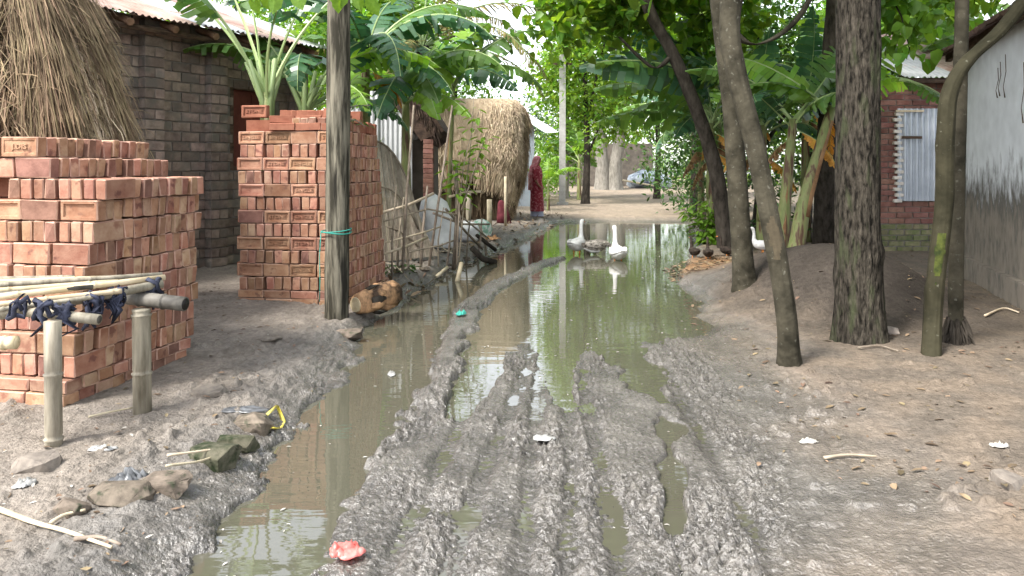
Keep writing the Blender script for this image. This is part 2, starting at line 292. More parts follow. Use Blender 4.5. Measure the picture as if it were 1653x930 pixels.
def height(x, y, fine=True):
    x = np.asarray(x, float); y = np.asarray(y, float)
    dl, dr = masks(x, y)
    near = 1 - sst(5.5, 6.9, y + .35 * pn(x, y, 1.3, 9)); shore = sst(18.3, 19.6, y + .5 * pn(x, y, .8, 5))
    rut = np.minimum(np.minimum(polydist(x, y, LEFT_RUT), polydist(x, y, MID_RUT)), np.minimum(polydist(x, y, SMALL_RUT), polydist(x, y, RIGHT_RUT) + .9 * sst(-.35, .25, pn(x, y, 2.1, 70)) * (1 - sst(4.2, 5.6, y))))
    rut = 1 - sst(.62, 1.18, rut + .34 * pn(x, y, 3.6, 11) + .24 * pn(x, y, 11, 12))
    bed = (.014 + .014 * pn(x, y, 1.9, 60) + .012 * pn(x, y, 4.2, 61)) * near - .075 * (1 - near)
    rid = 1 - sst(.5, 1.5, polydist(x, y, RIDGE) + .25 * pn(x, y, 3, 13))
    bed = np.maximum(bed, rid * .112 - .075); bed = bed * (1 - rut) + rut * -.055
    trk = np.zeros_like(x)
    for T in TRACKS: trk = np.maximum(trk, 1 - sst(.3, 1.3, polydist(x, y, T) + .32 * pn(x, y, 4, 14) + .18 * pn(x, y, 13, 15)))
    bed = bed + .007 * near * (1 - rut) - (.017 - .0025 * np.sin(2 * np.pi * (y + .35 * np.abs(x - np.round(x * 4) / 4)) / .055)) * trk * (1 - rut) * near
    kl = sst(-.02, .30, -dl); wr = np.interp(y, [2, 6, 9, 12, 60], [1.5, .9, .32, .26, .5]); kr = sst(-.05, 1, -dr / wr)
    lb = .105 + .05 * sst(.2, 1.5, -dl) * sst(3, 5, y) + .02 * pn(x, y, 1.2, 6) + .07 * sst(0, .2, -dl) * (1 - sst(.2, .7, -dl)) * sst(6.5, 8.5, y) * (.6 + .8 * pn(x, y, 2.2, 31))
    rb = .085 + .03 * sst(.5, 3, -dr) + .022 * pn(x, y, .9, 7)
    mound = .50 * np.exp(-(((x - 3.25) / .85) ** 2 + ((y - 7.5) / 1.05) ** 2) ** 1.3) + .22 * np.exp(-(((x - 2.9) / .55) ** 2 + ((y - 8.8) / .7) ** 2))
    h = bed * (1 - kl) * (1 - kr) + lb * kl + (rb + mound) * kr
    h = h * (1 - shore) + shore * (.09 + .03 * pn(x, y, .5, 8) + .05 * sst(.3, 2, -dl) + .05 * sst(.3, 2, -dr))
    h = h + .004 * np.clip(y - 22, 0, 40)
    if fine:
        inr = sst(-.30, .02, dl) * sst(-.38, .02, dr) * (1 - sst(7.5, 11, y)) * (1 - .75 * rut)
        inr = np.maximum(inr, .85 * rid)
        c1 = np.abs(pn(x, y, 11, 20)); c2 = np.abs(pn(x, y, 24, 21)); c3 = pn(x, y, 46, 22)
        c4 = np.abs(pn(x, y, 58, 62))
        clod = .012 * (c1 - .28) + .024 * (c2 - .28) + .018 * c3 + .022 * (c4 - .28) + .008 * pn(x, y, 5.5, 23)
        patch = .42 + .85 * sst(-.3, .35, pn(x, y * .6, 2.3, 24))
        h = h + clod * inr * patch * (1 - .5 * trk)
        dirt = np.clip(1 - inr, 0, 1)
        sp = sst(.30, .62, pn(x, y, 14, 26)) * sst(-.1, .35, pn(x, y, 1.5, 27))
        lbz = kl * (1 - sst(.2, 1.4, -dl))
        h = h + dirt * (.005 * pn(x, y, 9, 25) + .005 * pn(x, y, 28, 30) + .026 * sp) * (1 - rut) * sst(-.15, .1, np.maximum(-dl, np.maximum(-dr, shore - .5)))
        h = h + lbz * (.030 * np.abs(pn(x, y, 8, 28)) + .018 * np.abs(pn(x, y, 19, 29)) - .010)
    return h
def hz(x, y): return float(height(np.array([x]), np.array([y]), False)[0])
def onto(px, py, z=.1):
    p = gp(px, py, z); q = gp(px, py, hz(p.x, p.y)); q.z = hz(q.x, q.y); return q

def make_ground():
    xs = [0.0]; 
    while xs[-1] < 70:
        x = xs[-1]; xs.append(x + (.0105 if x < 1.9 else .016 if x < 3.3 else max(.03, .02 * x ** 1.35)))
    xs = np.array(xs); xs = np.concatenate([-xs[:0:-1], xs]); ys = [-6.0, -3.0, -1.0, .2, .8, 1.2, 1.5]
    while ys[-1] < 90: ys.append(ys[-1] + .0082 * max(1, (ys[-1] / 2.4)) ** 1.55)
    ys = np.array(ys); X, Y = np.meshgrid(xs, ys); Z = height(X, Y)
    V = np.stack([X, Y, Z], -1).reshape(-1, 3); ny, nx = X.shape
    i = np.arange(ny * nx).reshape(ny, nx); Fq = np.stack([i[:-1, :-1], i[:-1, 1:], i[1:, 1:], i[1:, :-1]], -1).reshape(-1, 4)
    # what the ground is made of: wet mud in the lane, drier earth on the banks, dust beyond the puddle
    x, y = X.ravel(), Y.ravel(); dl, dr = masks(x, y); shore = sst(18.4, 20.0, y)
    wet = np.array([.120, .109, .095]); tan = np.array([.152, .121, .092]); bank = np.array([.205, .177, .148]); dust = np.array([.26, .21, .16])
    heap = np.array([.048, .040, .033]); lit = np.array([.26, .15, .075])  # dark mound earth, lowered further to carry the shade under the trees
    n = pn(x, y, 1.1, 40); n2 = pn(x, y, 3.7, 41)
    kr = sst(-.05, 1.1, -dr / np.interp(y, [2, 6, 12], [1.0, .9, .35]) + .5 * n); kl = sst(.05, .85, -dl + .35 * n)
    col = wet[None] * np.ones((len(x), 1))
    col = col + (tan - col) * (kr * (.72 + .28 * sst(-.3, .3, n2)))[:, None]; col = col + (bank - col) * kl[:, None]
    hm = np.exp(-(((x - 3.2) / 1.1) ** 2 + ((y - 7.4) / 1.7) ** 2) ** 1.5) * sst(-.2, .3, -dr); col = col + (heap - col) * np.clip(hm * 1.2, 0, 1)[:, None]
    lm = np.exp(-(((x - 2.75) / .75) ** 2 + ((y - 9.9) / .95) ** 2) ** 2) * sst(.0, .25, -dr); col = col + (lit - col) * np.clip(lm * 1.3, 0, .9)[:, None]
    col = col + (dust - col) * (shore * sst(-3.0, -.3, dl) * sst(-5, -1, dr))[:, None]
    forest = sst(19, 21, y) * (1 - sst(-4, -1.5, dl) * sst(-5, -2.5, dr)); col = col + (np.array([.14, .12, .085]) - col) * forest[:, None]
    col = col * (1 + .22 * n2 + .13 * pn(x, y, 12, 42))[:, None]
    w = np.clip((1 - sst(.02, .10, Z.ravel())) * 1.0 + .5 * (1 - kr) * (1 - kl), 0, 1) * (1 - shore); w = np.maximum(w, .30 * kl * (1 - shore) * sst(-.2, .5, n))
    soak = (1 - sst(.004, .030, Z.ravel())) * (1 - shore); col = col * (1 - .34 * soak)[:, None]   # soaked margin along the water
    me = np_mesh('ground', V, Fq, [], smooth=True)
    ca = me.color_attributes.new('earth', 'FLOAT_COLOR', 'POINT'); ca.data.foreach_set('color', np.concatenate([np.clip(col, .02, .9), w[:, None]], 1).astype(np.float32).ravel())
    m = bpy.data.materials.new('earth'); m.use_nodes = True; t = NT(m); b = t.n['Principled BSDF']
    at_ = t.new('ShaderNodeVertexColor', layer_name='earth'); tc = t.new('ShaderNodeTexCoord')
    nz = t.new('ShaderNodeTexNoise'); nz.inputs['Scale'].default_value = 26; nz.inputs['Detail'].default_value = 8; nz.inputs['Roughness'].default_value = .7; t.link(tc.outputs['Object'], nz.inputs['Vector'])
    mr = t.new('ShaderNodeMapRange'); mr.inputs['From Min'].default_value = .3; mr.inputs['From Max'].default_value = .7; mr.inputs['To Min'].default_value = .62; mr.inputs['To Max'].default_value = 1.32; t.link(nz.outputs['Fac'], mr.inputs['Value'])
    mu = t.new('ShaderNodeVectorMath', operation='SCALE'); t.link(at_.outputs['Color'], mu.inputs[0]); t.link(mr.outputs[0], mu.inputs['Scale']); t.link(mu.outputs[0], b.inputs['Base Color'])
    n2_ = t.new('ShaderNodeTexNoise'); n2_.inputs['Scale'].default_value = 9; n2_.inputs['Detail'].default_value = 5; t.link(tc.outputs['Object'], n2_.inputs['Vector'])
    wm = t.new('ShaderNodeMath', operation='MULTIPLY_ADD'); wm.inputs[1].default_value = .9; wm.inputs[2].default_value = -.45; t.link(n2_.outputs['Fac'], wm.inputs[0])
    wa = t.new('ShaderNodeMath', operation='ADD', use_clamp=True); t.link(at_.outputs['Alpha'], wa.inputs[0]); t.link(wm.outputs[0], wa.inputs[1])
    wz = t.new('ShaderNodeMath', operation='MULTIPLY', use_clamp=True); t.link(wa.outputs[0], wz.inputs[0]); al = t.new('ShaderNodeMath', operation='MULTIPLY', use_clamp=True); al.inputs[1].default_value = 3; t.link(at_.outputs['Alpha'], al.inputs[0]); t.link(al.outputs[0], wz.inputs[1])
    rr = t.new('ShaderNodeMapRange'); rr.inputs['To Min'].default_value = .92; rr.inputs['To Max'].default_value = .17; t.link(wz.outputs[0], rr.inputs['Value']); t.link(rr.outputs[0], b.inputs['Roughness'])
    rs = t.new('ShaderNodeMapRange'); rs.inputs['To Min'].default_value = .12; rs.inputs['To Max'].default_value = 1.0; t.link(wz.outputs[0], rs.inputs['Value']); t.link(rs.outputs[0], b.inputs['Specular IOR Level'])
    bp = t.new('ShaderNodeBump'); bp.inputs['Strength'].default_value = 1.0; bp.inputs['Distance'].default_value = .014
    nb = t.new('ShaderNodeTexNoise'); nb.inputs['Scale'].default_value = 70; nb.inputs['Detail'].default_value = 7; t.link(tc.outputs['Object'], nb.inputs['Vector']); t.link(nb.outputs['Fac'], bp.inputs['Height']); t.link(bp.outputs[0], b.inputs['Normal'])
    me.materials.append(m); obj('ground', me, kind='structure')
make_ground()

def make_water():
    V = []; xs = np.linspace(-1.9, 5.6, 60); ys = np.linspace(1.4, 20.4, 120); X, Y = np.meshgrid(xs, ys)
    V = np.stack([X, Y, np.zeros_like(X)], -1).reshape(-1, 3); ny, nx = X.shape; i = np.arange(ny * nx).reshape(ny, nx)
    Fq = np.stack([i[:-1, :-1], i[:-1, 1:], i[1:, 1:], i[1:, :-1]], -1).reshape(-1, 4)
    m = bpy.data.materials.new('puddle_water'); m.use_nodes = True; t = NT(m); b = t.n['Principled BSDF']
    tc = t.new('ShaderNodeTexCoord'); nz = t.new('ShaderNodeTexNoise'); nz.inputs['Scale'].default_value = .7; nz.inputs['Detail'].default_value = 3; t.link(tc.outputs['Object'], nz.inputs['Vector'])
    rp = t.new('ShaderNodeValToRGB'); rp.color_ramp.elements[0].color = (.072, .072, .050, 1); rp.color_ramp.elements[1].color = (.098, .090, .066, 1); t.link(nz.outputs['Fac'], rp.inputs['Fac']); t.link(rp.outputs[0], b.inputs['Base Color'])
    b.inputs['Roughness'].default_value = .015; b.inputs['IOR'].default_value = 1.85; b.inputs['Specular IOR Level'].default_value = .5
    mp = t.new('ShaderNodeMapping'); mp.inputs['Scale'].default_value = (1.2, 5.0, 1); t.link(tc.outputs['Object'], mp.inputs['Vector'])
    rn = t.new('ShaderNodeTexNoise'); rn.inputs['Scale'].default_value = 1.6; rn.inputs['Detail'].default_value = 3; t.link(mp.outputs[0], rn.inputs['Vector'])
    bp = t.new('ShaderNodeBump'); bp.inputs['Strength'].default_value = .035; bp.inputs['Distance'].default_value = .05; t.link(rn.outputs['Fac'], bp.inputs['Height']); t.link(bp.outputs[0], b.inputs['Normal'])
    MATS['puddle_water'] = m; o = obj('puddle_water', np_mesh('puddle_water', V, Fq, ['puddle_water'], True), kind='structure')
make_water()

# ------------------------------------------------------------------ bricks
def brick_mesh(name, L, W, T, seed, frog=None, m='brick_red', deep=.011, bev=.005, jit=.0022):
    rng = random.Random(seed); bm = bmesh.new(); bmesh.ops.create_cube(bm, size=1); bmesh.ops.scale(bm, vec=(L, W, T), verts=bm.verts)
    bmesh.ops.bevel(bm, geom=list(bm.edges), offset=bev, segments=1, affect='EDGES', clamp_overlap=True)
    big = sorted(bm.faces, key=lambda q: -q.calc_area())[:6]
    for q in bm.faces: q.material_index = 0 if q in big else 1
    bm.normal_update()
    if frog is not None:
        f = max(bm.faces, key=lambda q: q.normal.z * q.calc_area()); bmesh.ops.inset_region(bm, faces=[f], thickness=.021, depth=0)
        bmesh.ops.inset_region(bm, faces=[f], thickness=.005, depth=-deep)
    for v in bm.verts: v.co += Vector((rng.uniform(-jit, jit), rng.uniform(-jit, jit), rng.uniform(-jit, jit)))
    if rng.random() < .6 and frog is None:            # a knocked corner
        k = rng.choice(list(bm.verts)).co.copy()
        for v in bm.verts:
            if (v.co - k).length < .022: v.co *= .93
    me = bpy.data.meshes.new(name); bm.to_mesh(me); bm.free()
    if frog:
        cu = bpy.data.curves.new('t', 'FONT'); cu.body = frog; cu.size = .040; cu.extrude = .0045; cu.align_x = 'CENTER'; cu.align_y = 'CENTER'; cu.resolution_u = 2; cu.offset = .0012
        to = bpy.data.objects.new('t', cu); C.objects.link(to); dg = bpy.context.evaluated_depsgraph_get(); tm = bpy.data.meshes.new_from_object(to.evaluated_get(dg))
        sx = 1.28 if len(frog) > 4 else 1.5; tm.transform(Matrix.Translation((0, 0, T / 2 - deep + .0025)) @ Matrix.Diagonal((sx, 1.0, 1, 1)))
        bm = bmesh.new(); bm.from_mesh(me); bm.from_mesh(tm); bm.to_mesh(me); bm.free()
        bpy.data.objects.remove(to); bpy.data.curves.remove(cu); bpy.data.meshes.remove(tm)
    me.materials.append(MATS[m]); me.materials.append(MATS['brick_edge' if m in ('brick_red', 'brick_tan', 'brick_burnt') else 'grey_edge' if m == 'brick_grey' else m]); return me
BR = [brick_mesh('brick', .238, .114, .0685, s, m='brick_red', bev=.0055, jit=.003) for s in range(8)] + [brick_mesh('brick', .238, .114, .0685, 10 + s, m=('brick_tan', 'brick_tan', 'brick_burnt')[s], bev=.0055, jit=.003) for s in range(3)]
FROG = [brick_mesh('brick_frog', .238, .114, .069, 20, 'STONE'), brick_mesh('brick_frog', .238, .114, .069, 21, 'STONE', deep=.006), brick_mesh('brick_frog', .238, .114, .069, 22, 'SINGLE'), brick_mesh('brick_frog', .238, .114, .069, 23, '')]
DIS = brick_mesh('brick_frog', .238, .114, .069, 24, 'J.DIS', deep=.007)
ST = Matrix(((1,0,0),(0,0,-1),(0,1,0))).to_4x4()          # stretcher on edge, frog to the front
HD = Matrix(((0,0,1),(1,0,0),(0,1,0))).to_4x4()           # header on edge
FL = Matrix.Identity(4)
class Stack:
    def __init__(s, name, label, loc, ang, seed, cap):
        s.rng = random.Random(seed); s.root = thing(name, label, 'brick stack', loc, -ang); s.n = 0; s.cap = cap; s.rest = bmesh.new(); s.core = MB()
    def put(s, me, rot, p, jx=.006, jr=1.2, first=True):
        r = s.rng; e = Euler((R(r.gauss(0, jr * .6)), R(r.gauss(0, jr * .6)), R(r.gauss(0, jr)))).to_matrix().to_4x4()
        if me is None: me = r.choice(BR)
        flip = Matrix.Rotation(math.pi, 4, 'X') if (r.random() < .5 and me in BR) else FL
        M = Matrix.Translation(Vector(p) + Vector((r.uniform(-jx, jx), r.uniform(-jx, jx), 0))) @ e @ rot @ flip
        if first and s.n < s.cap:
            o = bpy.data.objects.new('brick', me); link(o, s.root); o.matrix_local = M; s.n += 1
        else:
            t = me.copy(); t.transform(M); s.rest.from_mesh(t); bpy.data.meshes.remove(t)
    def finish(s):
        if len(s.rest.verts):
            me = bpy.data.meshes.new('packed_bricks'); s.rest.to_mesh(me); me.materials.append(MATS['brick_core']); obj('packed_bricks', me, s.root, kind='stuff')
        s.core.build('stack_filling', 'brick_core', s.root, kind='stuff')
CH = .1185
def course(S, kind, z, x0, y0, nfront, depth, text=None, width=1.0):
    """one course: x0, y0 = its front right corner in the stack's own frame"""
    rng = S.rng; side = []
    if kind == 'flat':
        for i in range(nfront): S.put(None, FL, (x0 - .12 - i * .246, y0 + .057, z + .0355), jx=.004, jr=.7)
        y = y0 + .117
        while y < y0 + depth - .05: S.put(None, FL, (x0 - .12, y + .057, z + .0355)); y += .118
        S.core.box((x0 - .245 - (width - .245) / 2, y0 + .13 + (depth - .13) / 2, z + .036), (width - .25, depth - .13, .066)); return
    if kind == 's':
        for i in range(nfront):
            me = None if text is None or text[i % len(text)] == '-' else {'S': FROG[0], 's': FROG[1], 'X': FROG[2], 'o': FROG[3], 'D': DIS}[text[i % len(text)]]
            S.put(me, ST, (x0 - .121 - i * .2475, y0 + .036, z + CH / 2), jx=.006, jr=.9)
        y = y0 + .0745
    else:
        x = x0 - .037
        for i in range(nfront):
            if not (text and text[i % len(text)] == '_'): S.put(None, HD, (x, y0 + .12, z + CH / 2), jx=.005, jr=1.6)
            x -= .0775 if i % 3 < 2 else .0905
        y = y0 + .243
    while y < y0 + depth - .03:
        side.append(y); y += .0735 + (rng.uniform(.004, .02) if rng.random() < .16 else 0)
    for y in side: S.put(None, ST, (x0 - .121 + rng.uniform(-.016, .006), y + .036, z + CH / 2), jx=.004, jr=2.2)
    f = .078 if kind == 's' else .245
    S.core.box((x0 - .26 - (width - .26) / 2, y0 + f + (depth - f) / 2, z + CH / 2), (width - .26, depth - f, CH - .004))

# near stack
c0 = onto(103, 657)
S1 = Stack('brick_stack', 'stepped stack of loose red bricks standing behind the bamboo platform', (c0.x, c0.y, c0.z - .01), R(11.5), 3, 296)
z = 0; ZS1 = []
seq1 = ['flat', 'flat', 'h', 's', 'h', 's', 'h', 's', 'h', 's', 'h', 's', 's']
for k, q in enumerate(seq1):
    x0, y0, dep = .004 * k + S1.rng.uniform(-.012, .012), .021 * k + S1.rng.uniform(-.012, .012), 1.10 - .018 * k
    if k == 10: x0 += .05
    if k == 11: x0, y0, dep = -.27, .20, 1.0
    if k == 12: x0, y0, dep = -.36, .20, .98
    course(S1, q, z, x0, y0, 3 if q != 'h' else 8, dep, {12: 'D', 9: 'o-'}.get(k, '-') if q == 's' else None, 1.35); z += .0725 if q == 'flat' else CH + .001
S1.finish()
# far stack
c0 = onto(552, 499)
S2 = Stack('brick_stack', 'tall square stack of stamped red bricks behind the wooden pole', (c0.x - .0, c0.y + .10, c0.z - .01), R(7), 5, 296); S2.root.scale = (1.06, 1.06, 1.045)
seq2 = ['flat', 'flat'] + ['h', 's'] * 6 + ['h']
txt = {3: 'sXoS', 5: 'SXoX', 7: 'SXS-', 9: 'X-Xo', 11: 'osX-', 13: 'X-oX'}
txt = {3: 'XX-o', 5: 'SSXo', 7: 'SXS-', 9: '-X-o', 11: '-XSo', 13: 'S-XX'}
z = 0
for k, q in enumerate(seq2):
    x0, y0, dep = -.0028 * k + S2.rng.uniform(-.012, .012), .004 * k + S2.rng.uniform(-.008, .008), 1.36 - .026 * k
    course(S2, q, z, x0, y0, (4 if q != 'h' else (12 if k < 14 else 6)), dep, txt.get(k) if q == 's' else ('__________-_-' if 0 else None), 1.02)
    z += .0725 if q == 'flat' else CH + .001
zt = z - CH - .001
# loose top layer: low flat bricks, one stamped brick and a tilted row
for i in range(3): S2.put(None, FL, (-.11 - i * .244, .10, zt + .0355)); 
for i in range(3): S2.put(None, FL, (-.12 - i * .246, .14, zt + .108), jr=3)
S2.put(FROG[0], ST, (-.86, .10, z + CH / 2))
for i in range(10): S2.put(None, HD @ Matrix.Rotation(R(12), 4, 'Y'), (-.68 + i * .052, .34, z + CH / 2 - .035), jr=3)
S2.put(None, ST, (-.15, .22, z + CH / 2 - .02)); S2.put(None, ST, (-.10, .42, z + .02))
S2.finish()

# ------------------------------------------------------------------ the grey brick house on the left
def brick_wall(root, origin, d, L, Hh, cw, chh, mname, openings=(), thick=.10, cap=290, show=None, seed=1, moss=0, back='mortar', out=1, pale=None):
    """bricks one by one along direction d (in the thing's frame) proud of a mortar wall; openings = (s0, s1, z0, z1)"""
    rng = random.Random(seed); d = Vector(d).normalized(); nrm = Vector((d.y, -d.x, 0)) * out; ang = math.atan2(d.y, d.x)
    lib = [brick_mesh('brick', cw - .016, thick, chh - .013, 40 + s, m=mname, bev=.004, jit=.003) for s in range(4)]; half = [brick_mesh('brick', cw / 2 - .014, thick, chh - .013, 50 + s, m=mname, bev=.004, jit=.003) for s in range(2)]
    libm = [brick_mesh('brick', cw - .016, thick, chh - .013, 60, m='brick_moss', bev=.004, jit=.003)] if moss else lib
    items = []; k = 0; z = 0
    while z < Hh - chh * .6:
        s = -(cw / 2) * (k % 2)
        while s < L - .02:
            a, b = max(s, 0), min(s + cw, L); mid = (a + b) / 2; zc = z + chh / 2
            if b - a > cw * .3 and not any(o[0] - .02 < mid < o[1] + .02 and o[2] < zc < o[3] for o in openings): items.append((mid, zc, b - a))
            s += cw
        z += chh; k += 1
    items.sort(key=lambda t: 0 if (show is None or show(*t[:2])) else 1)
    rest = bmesh.new()
    for n, (s, zc, w) in enumerate(items):
        me = (rng.choice(libm if zc < moss else lib)) if w > cw * .75 else rng.choice(half)
        p = Vector(origin) + d * s + nrm * (.004 + rng.uniform(-.004, .004)); p.z += zc
        M = Matrix.Translation(p) @ Matrix.Rotation(ang + R(rng.gauss(0, .4)), 4, 'Z')
        if n < cap: o = bpy.data.objects.new('brick', me); link(o, root); o.matrix_local = M
        else: t = me.copy(); t.transform(M); rest.from_mesh(t); bpy.data.meshes.remove(t)
    if len(rest.verts): me = bpy.data.meshes.new('brickwork'); rest.to_mesh(me); me.materials.append(MATS[mname]); obj('brickwork', me, root, kind='stuff')
    rest.free()
    # mortar wall behind, with its openings left open
    xs = sorted({0, L, *[o[0] for o in openings], *[o[1] for o in openings]}); zs = sorted({0, Hh, *[o[2] for o in openings], *[o[3] for o in openings]})
    mb = MB(); rot = Matrix.Rotation(ang, 3, 'Z')
    for a, b in zip(xs[:-1], xs[1:]):
        for c, e in zip(zs[:-1], zs[1:]):
            if any(o[0] <= (a + b) / 2 <= o[1] and o[2] <= (c + e) / 2 <= o[3] for o in openings): continue
            p = Vector(origin) + d * ((a + b) / 2) - nrm * .012; p.z += (c + e) / 2; mb.box(p, (b - a, thick + .004, e - c), rot)
    return mb.build('wall', back, root)
def corrugated(name, w, l, pitch, amp, m, parent, M, n=10, sag=0, seed=0):
    """sheet: x across the waves 0..w, y along them 0..l"""
    cols = int(w / pitch * 8) + 1; xs = np.linspace(0, w, cols); ys = np.linspace(0, l, n); X, Y = np.meshgrid(xs, ys)
    Z = amp * np.sin(X / pitch * 2 * np.pi) + .008 * pn(X, Y, 1.3, seed) + sag * (Y / l) * (1 - Y / l)
    V = np.stack([X, Y, Z], -1).reshape(-1, 3); i = np.arange(n * cols).reshape(n, cols); Fq = np.stack([i[:-1, :-1], i[:-1, 1:], i[1:, 1:], i[1:, :-1]], -1).reshape(-1, 4)
    V2 = V.copy(); V2[:, 2] -= .0025; F2 = Fq[:, ::-1] + len(V)
    o = obj(name, np_mesh(name, np.concatenate([V, V2]), np.concatenate([Fq, F2]), [m], True), parent); o.matrix_local = M; return o

HD_ = Vector((.60, 1, 0)).normalized(); HN = Vector((HD_.y, -HD_.x, 0))     # along the wall, out of the wall
hp = gp(340, 437, .1); H0 = hp - HD_ * 4.2; H0.z = .04
house = thing('brick_house', 'grey brick house with pilasters and rusty tin roof behind the straw', 'house', H0)
WL, WH = 5.75, 3.05
win = (4.2 + .26, 4.2 + .98, 1.32, 2.42)
brick_wall(house, (0, 0, 0), HD_, WL, WH, .25, .119, 'brick_grey', [win], cap=292, show=lambda s, z: 2.55 < s < 5.05 and (z < 1.2 and s > 3.55 or z > 1.2), seed=4)
pil = brick_mesh('brick', .245, .13, .106, 71, m='brick_grey', bev=.004, jit=.003); pil2 = brick_mesh('brick', .12, .13, .106, 72, m='brick_grey', bev=.004, jit=.003)
for s0 in (3.33, 4.20, 5.55, 2.0):
    pr = thing('pilaster_tmp', '', ''); bpy.data.objects.remove(pr)
    mb = MB(); c = HD_ * s0 + HN * .105; mb.box((c.x, c.y, WH / 2), (.225, .105, WH - .02), Matrix.Rotation(math.atan2(HD_.y, HD_.x), 3, 'Z')); po = mb.build('pilaster', 'mortar', house)
    for k in range(25):
        for j in ((0,) if k % 2 else (-1, 1)):
            q = HD_ * (s0 + j * .0625) + HN * .112; o = bpy.data.objects.new('brick', pil if j == 0 else pil2); link(o, po); o.matrix_local = Matrix.Translation((q.x, q.y, .06 + k * .119)) @ Matrix.Rotation(math.atan2(HD_.y, HD_.x), 4, 'Z')
sh = MB(); wc = HD_ * ((win[0] + win[1]) / 2) - HN * .03; rz_ = Matrix.Rotation(math.atan2(HD_.y, HD_.x), 3, 'Z')
wo_ = MB().box((wc.x, wc.y, (win[2] + win[3]) / 2), (win[1] - win[0] - .10, .03, win[3] - win[2] - .10), rz_).build('window_shutter', 'shutter_red', house)
for i in range(2):
    q = HD_ * (win[0] + .05 + (i + .5) * (win[1] - win[0] - .10) / 2) - HN * .008
    MB().box((q.x, q.y, (win[2] + win[3]) / 2), ((win[1] - win[0] - .10) / 2 - .03, .014, win[3] - win[2] - .16), rz_).build('shutter_leaf', 'shutter_red', wo_)
fr = MB()
for a, b, c, e in ((win[0], win[0] + .05, win[2], win[3]), (win[1] - .05, win[1], win[2], win[3]), (win[0] + .05, win[1] - .05, win[3] - .05, win[3]), (win[0] + .05, win[1] - .05, win[2], win[2] + .05)):
    q = HD_ * ((a + b) / 2); fr.box((q.x, q.y, (c + e) / 2), (b - a, .09, e - c), rz_)
fr.build('window_frame', 'timber_dark', house)
UP = (-HN * math.cos(R(20)) + Vector((0, 0, math.sin(R(20))))); SN = HD_.cross(UP).normalized()
for i in range(8):
    o = HD_ * (-.25 + i * .79) + HN * .45 + Vector((0, 0, 3.02 + (i % 2) * .006)); Mx = Matrix((HD_, UP, SN)).transposed().to_4x4(); Mx.translation = o
    corrugated('roof_sheet', .82, 3.6, .076, .011, ('tin_rust', 'tin_rust', 'tin_zinc', 'tin_rust', 'tin_rust', 'tin_zinc', 'tin_rust', 'tin_zinc')[i], house, Mx, seed=i)
mb = MB()
for i in range(11):
    p = HD_ * (.2 + i * .54) + HN * .40 + Vector((0, 0, 2.93)); q = p + UP * 3.3; mb = MB().tube([p, q], .045, 7); mb.build('rafter', 'timber_brown', house)
MB().tube([HD_ * -.2 + HN * .30 + Vector((0, 0, 2.90)), HD_ * 5.9 + HN * .30 + Vector((0, 0, 2.90))], .035, 6).build('purlin', 'timber_dark', house)
MB().box(HD_ * 2.9 + HN * -1.6 + Vector((0, 0, 1.5)), (5.7, 3.0, 2.9), rz_).build('house_body', 'mortar', house)
# ------------------------------------------------------------------ straw
def strands(name, n, surf, m, parent, w=.006, L=(.25, .5), seed=1, segs=4, spread=.25, lift=.02, down=1.0, stuff=True):
    """hanging straws: surf(rng) gives a point, an outward direction and a fall direction"""
    rng = random.Random(seed); V = []; Fq = []
    for _ in range(n):
        p, o, d = surf(rng); l = rng.uniform(*L); d = (d + Vector((rng.gauss(0, spread), rng.gauss(0, spread), rng.gauss(0, spread * .6)))).normalized(); o = o.normalized()
        q = p + o * rng.uniform(0, lift); side = d.cross(o)
        if side.length < 1e-3: continue
        side.normalize(); ww = w * rng.uniform(.6, 1.3); k = len(V)
        for i in range(segs + 1):
            t = i / segs; c = q + d * (l * t) + o * (rng.gauss(0, .006) + .03 * rng.random() * math.sin(t * 3.1)) + Vector((0, 0, -.10 * l * t * t * down))
            hw = ww * (1 - .6 * t); V.append(c + side * hw); V.append(c - side * hw + o * hw)
        for i in range(segs): a = k + i * 2; Fq.append((a, a + 1, a + 3, a + 2))
    o = obj(name, np_mesh(name, [tuple(v) for v in V], Fq, [m]), parent)
    if stuff: o['kind'] = 'stuff'
    return o
# old dark rick behind the near brick stack
hc = Vector((-4.10, 5.85, .1))
rick = thing('straw_rick', 'tall dark old straw rick rising behind the stepped brick stack', 'straw rick', hc)
def rprof(t): return (1.00 - .10 * t) * (1 - .0 * t) if t < .30 else max(.02, .97 * (1 - ((t - .30) / .70) ** 1.7) ** .75)
RH = 3.5; mb = MB()
ring = []
for i in range(15):
    t = i / 14; ring.append((t, rprof(t)))
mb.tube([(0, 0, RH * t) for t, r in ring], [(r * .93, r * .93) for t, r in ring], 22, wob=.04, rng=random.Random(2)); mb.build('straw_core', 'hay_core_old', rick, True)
def rsurf(lo, hi, a0=-2.9, a1=.5, tight=None):
    def f(rng):
        t = rng.uniform(lo, hi); a = rng.uniform(a0, a1) if tight is None else rng.gauss(rng.choice(tight), .10)
        r = rprof(t); o = Vector((math.cos(a), math.sin(a), .25)); dr = (rprof(min(1, t + .02)) - rprof(max(0, t - .02))) / (.04 * RH)
        d = Vector((-dr * math.cos(a), -dr * math.sin(a), -1)).normalized()
        return Vector((math.cos(a) * r * .95, math.sin(a) * r * .95, t * RH)), o, d
    return f
strands('straw', 3600, rsurf(.42, .95), 'hay_old_and_shaded', rick, w=.0032, L=(.2, .5), seed=3, spread=.28, lift=.05)
strands('straw_swag', 6500, rsurf(.50, .92, tight=(-1.95, -1.42, -.55, .1)), 'hay_old_and_shaded', rick, w=.0036, L=(.45, .95), seed=4, spread=.10, lift=.10)
strands('straw_tangle', 2200, rsurf(.43, .72), 'hay_old_and_shaded', rick, w=.004, L=(.12, .3), seed=5, spread=.9, lift=.09)
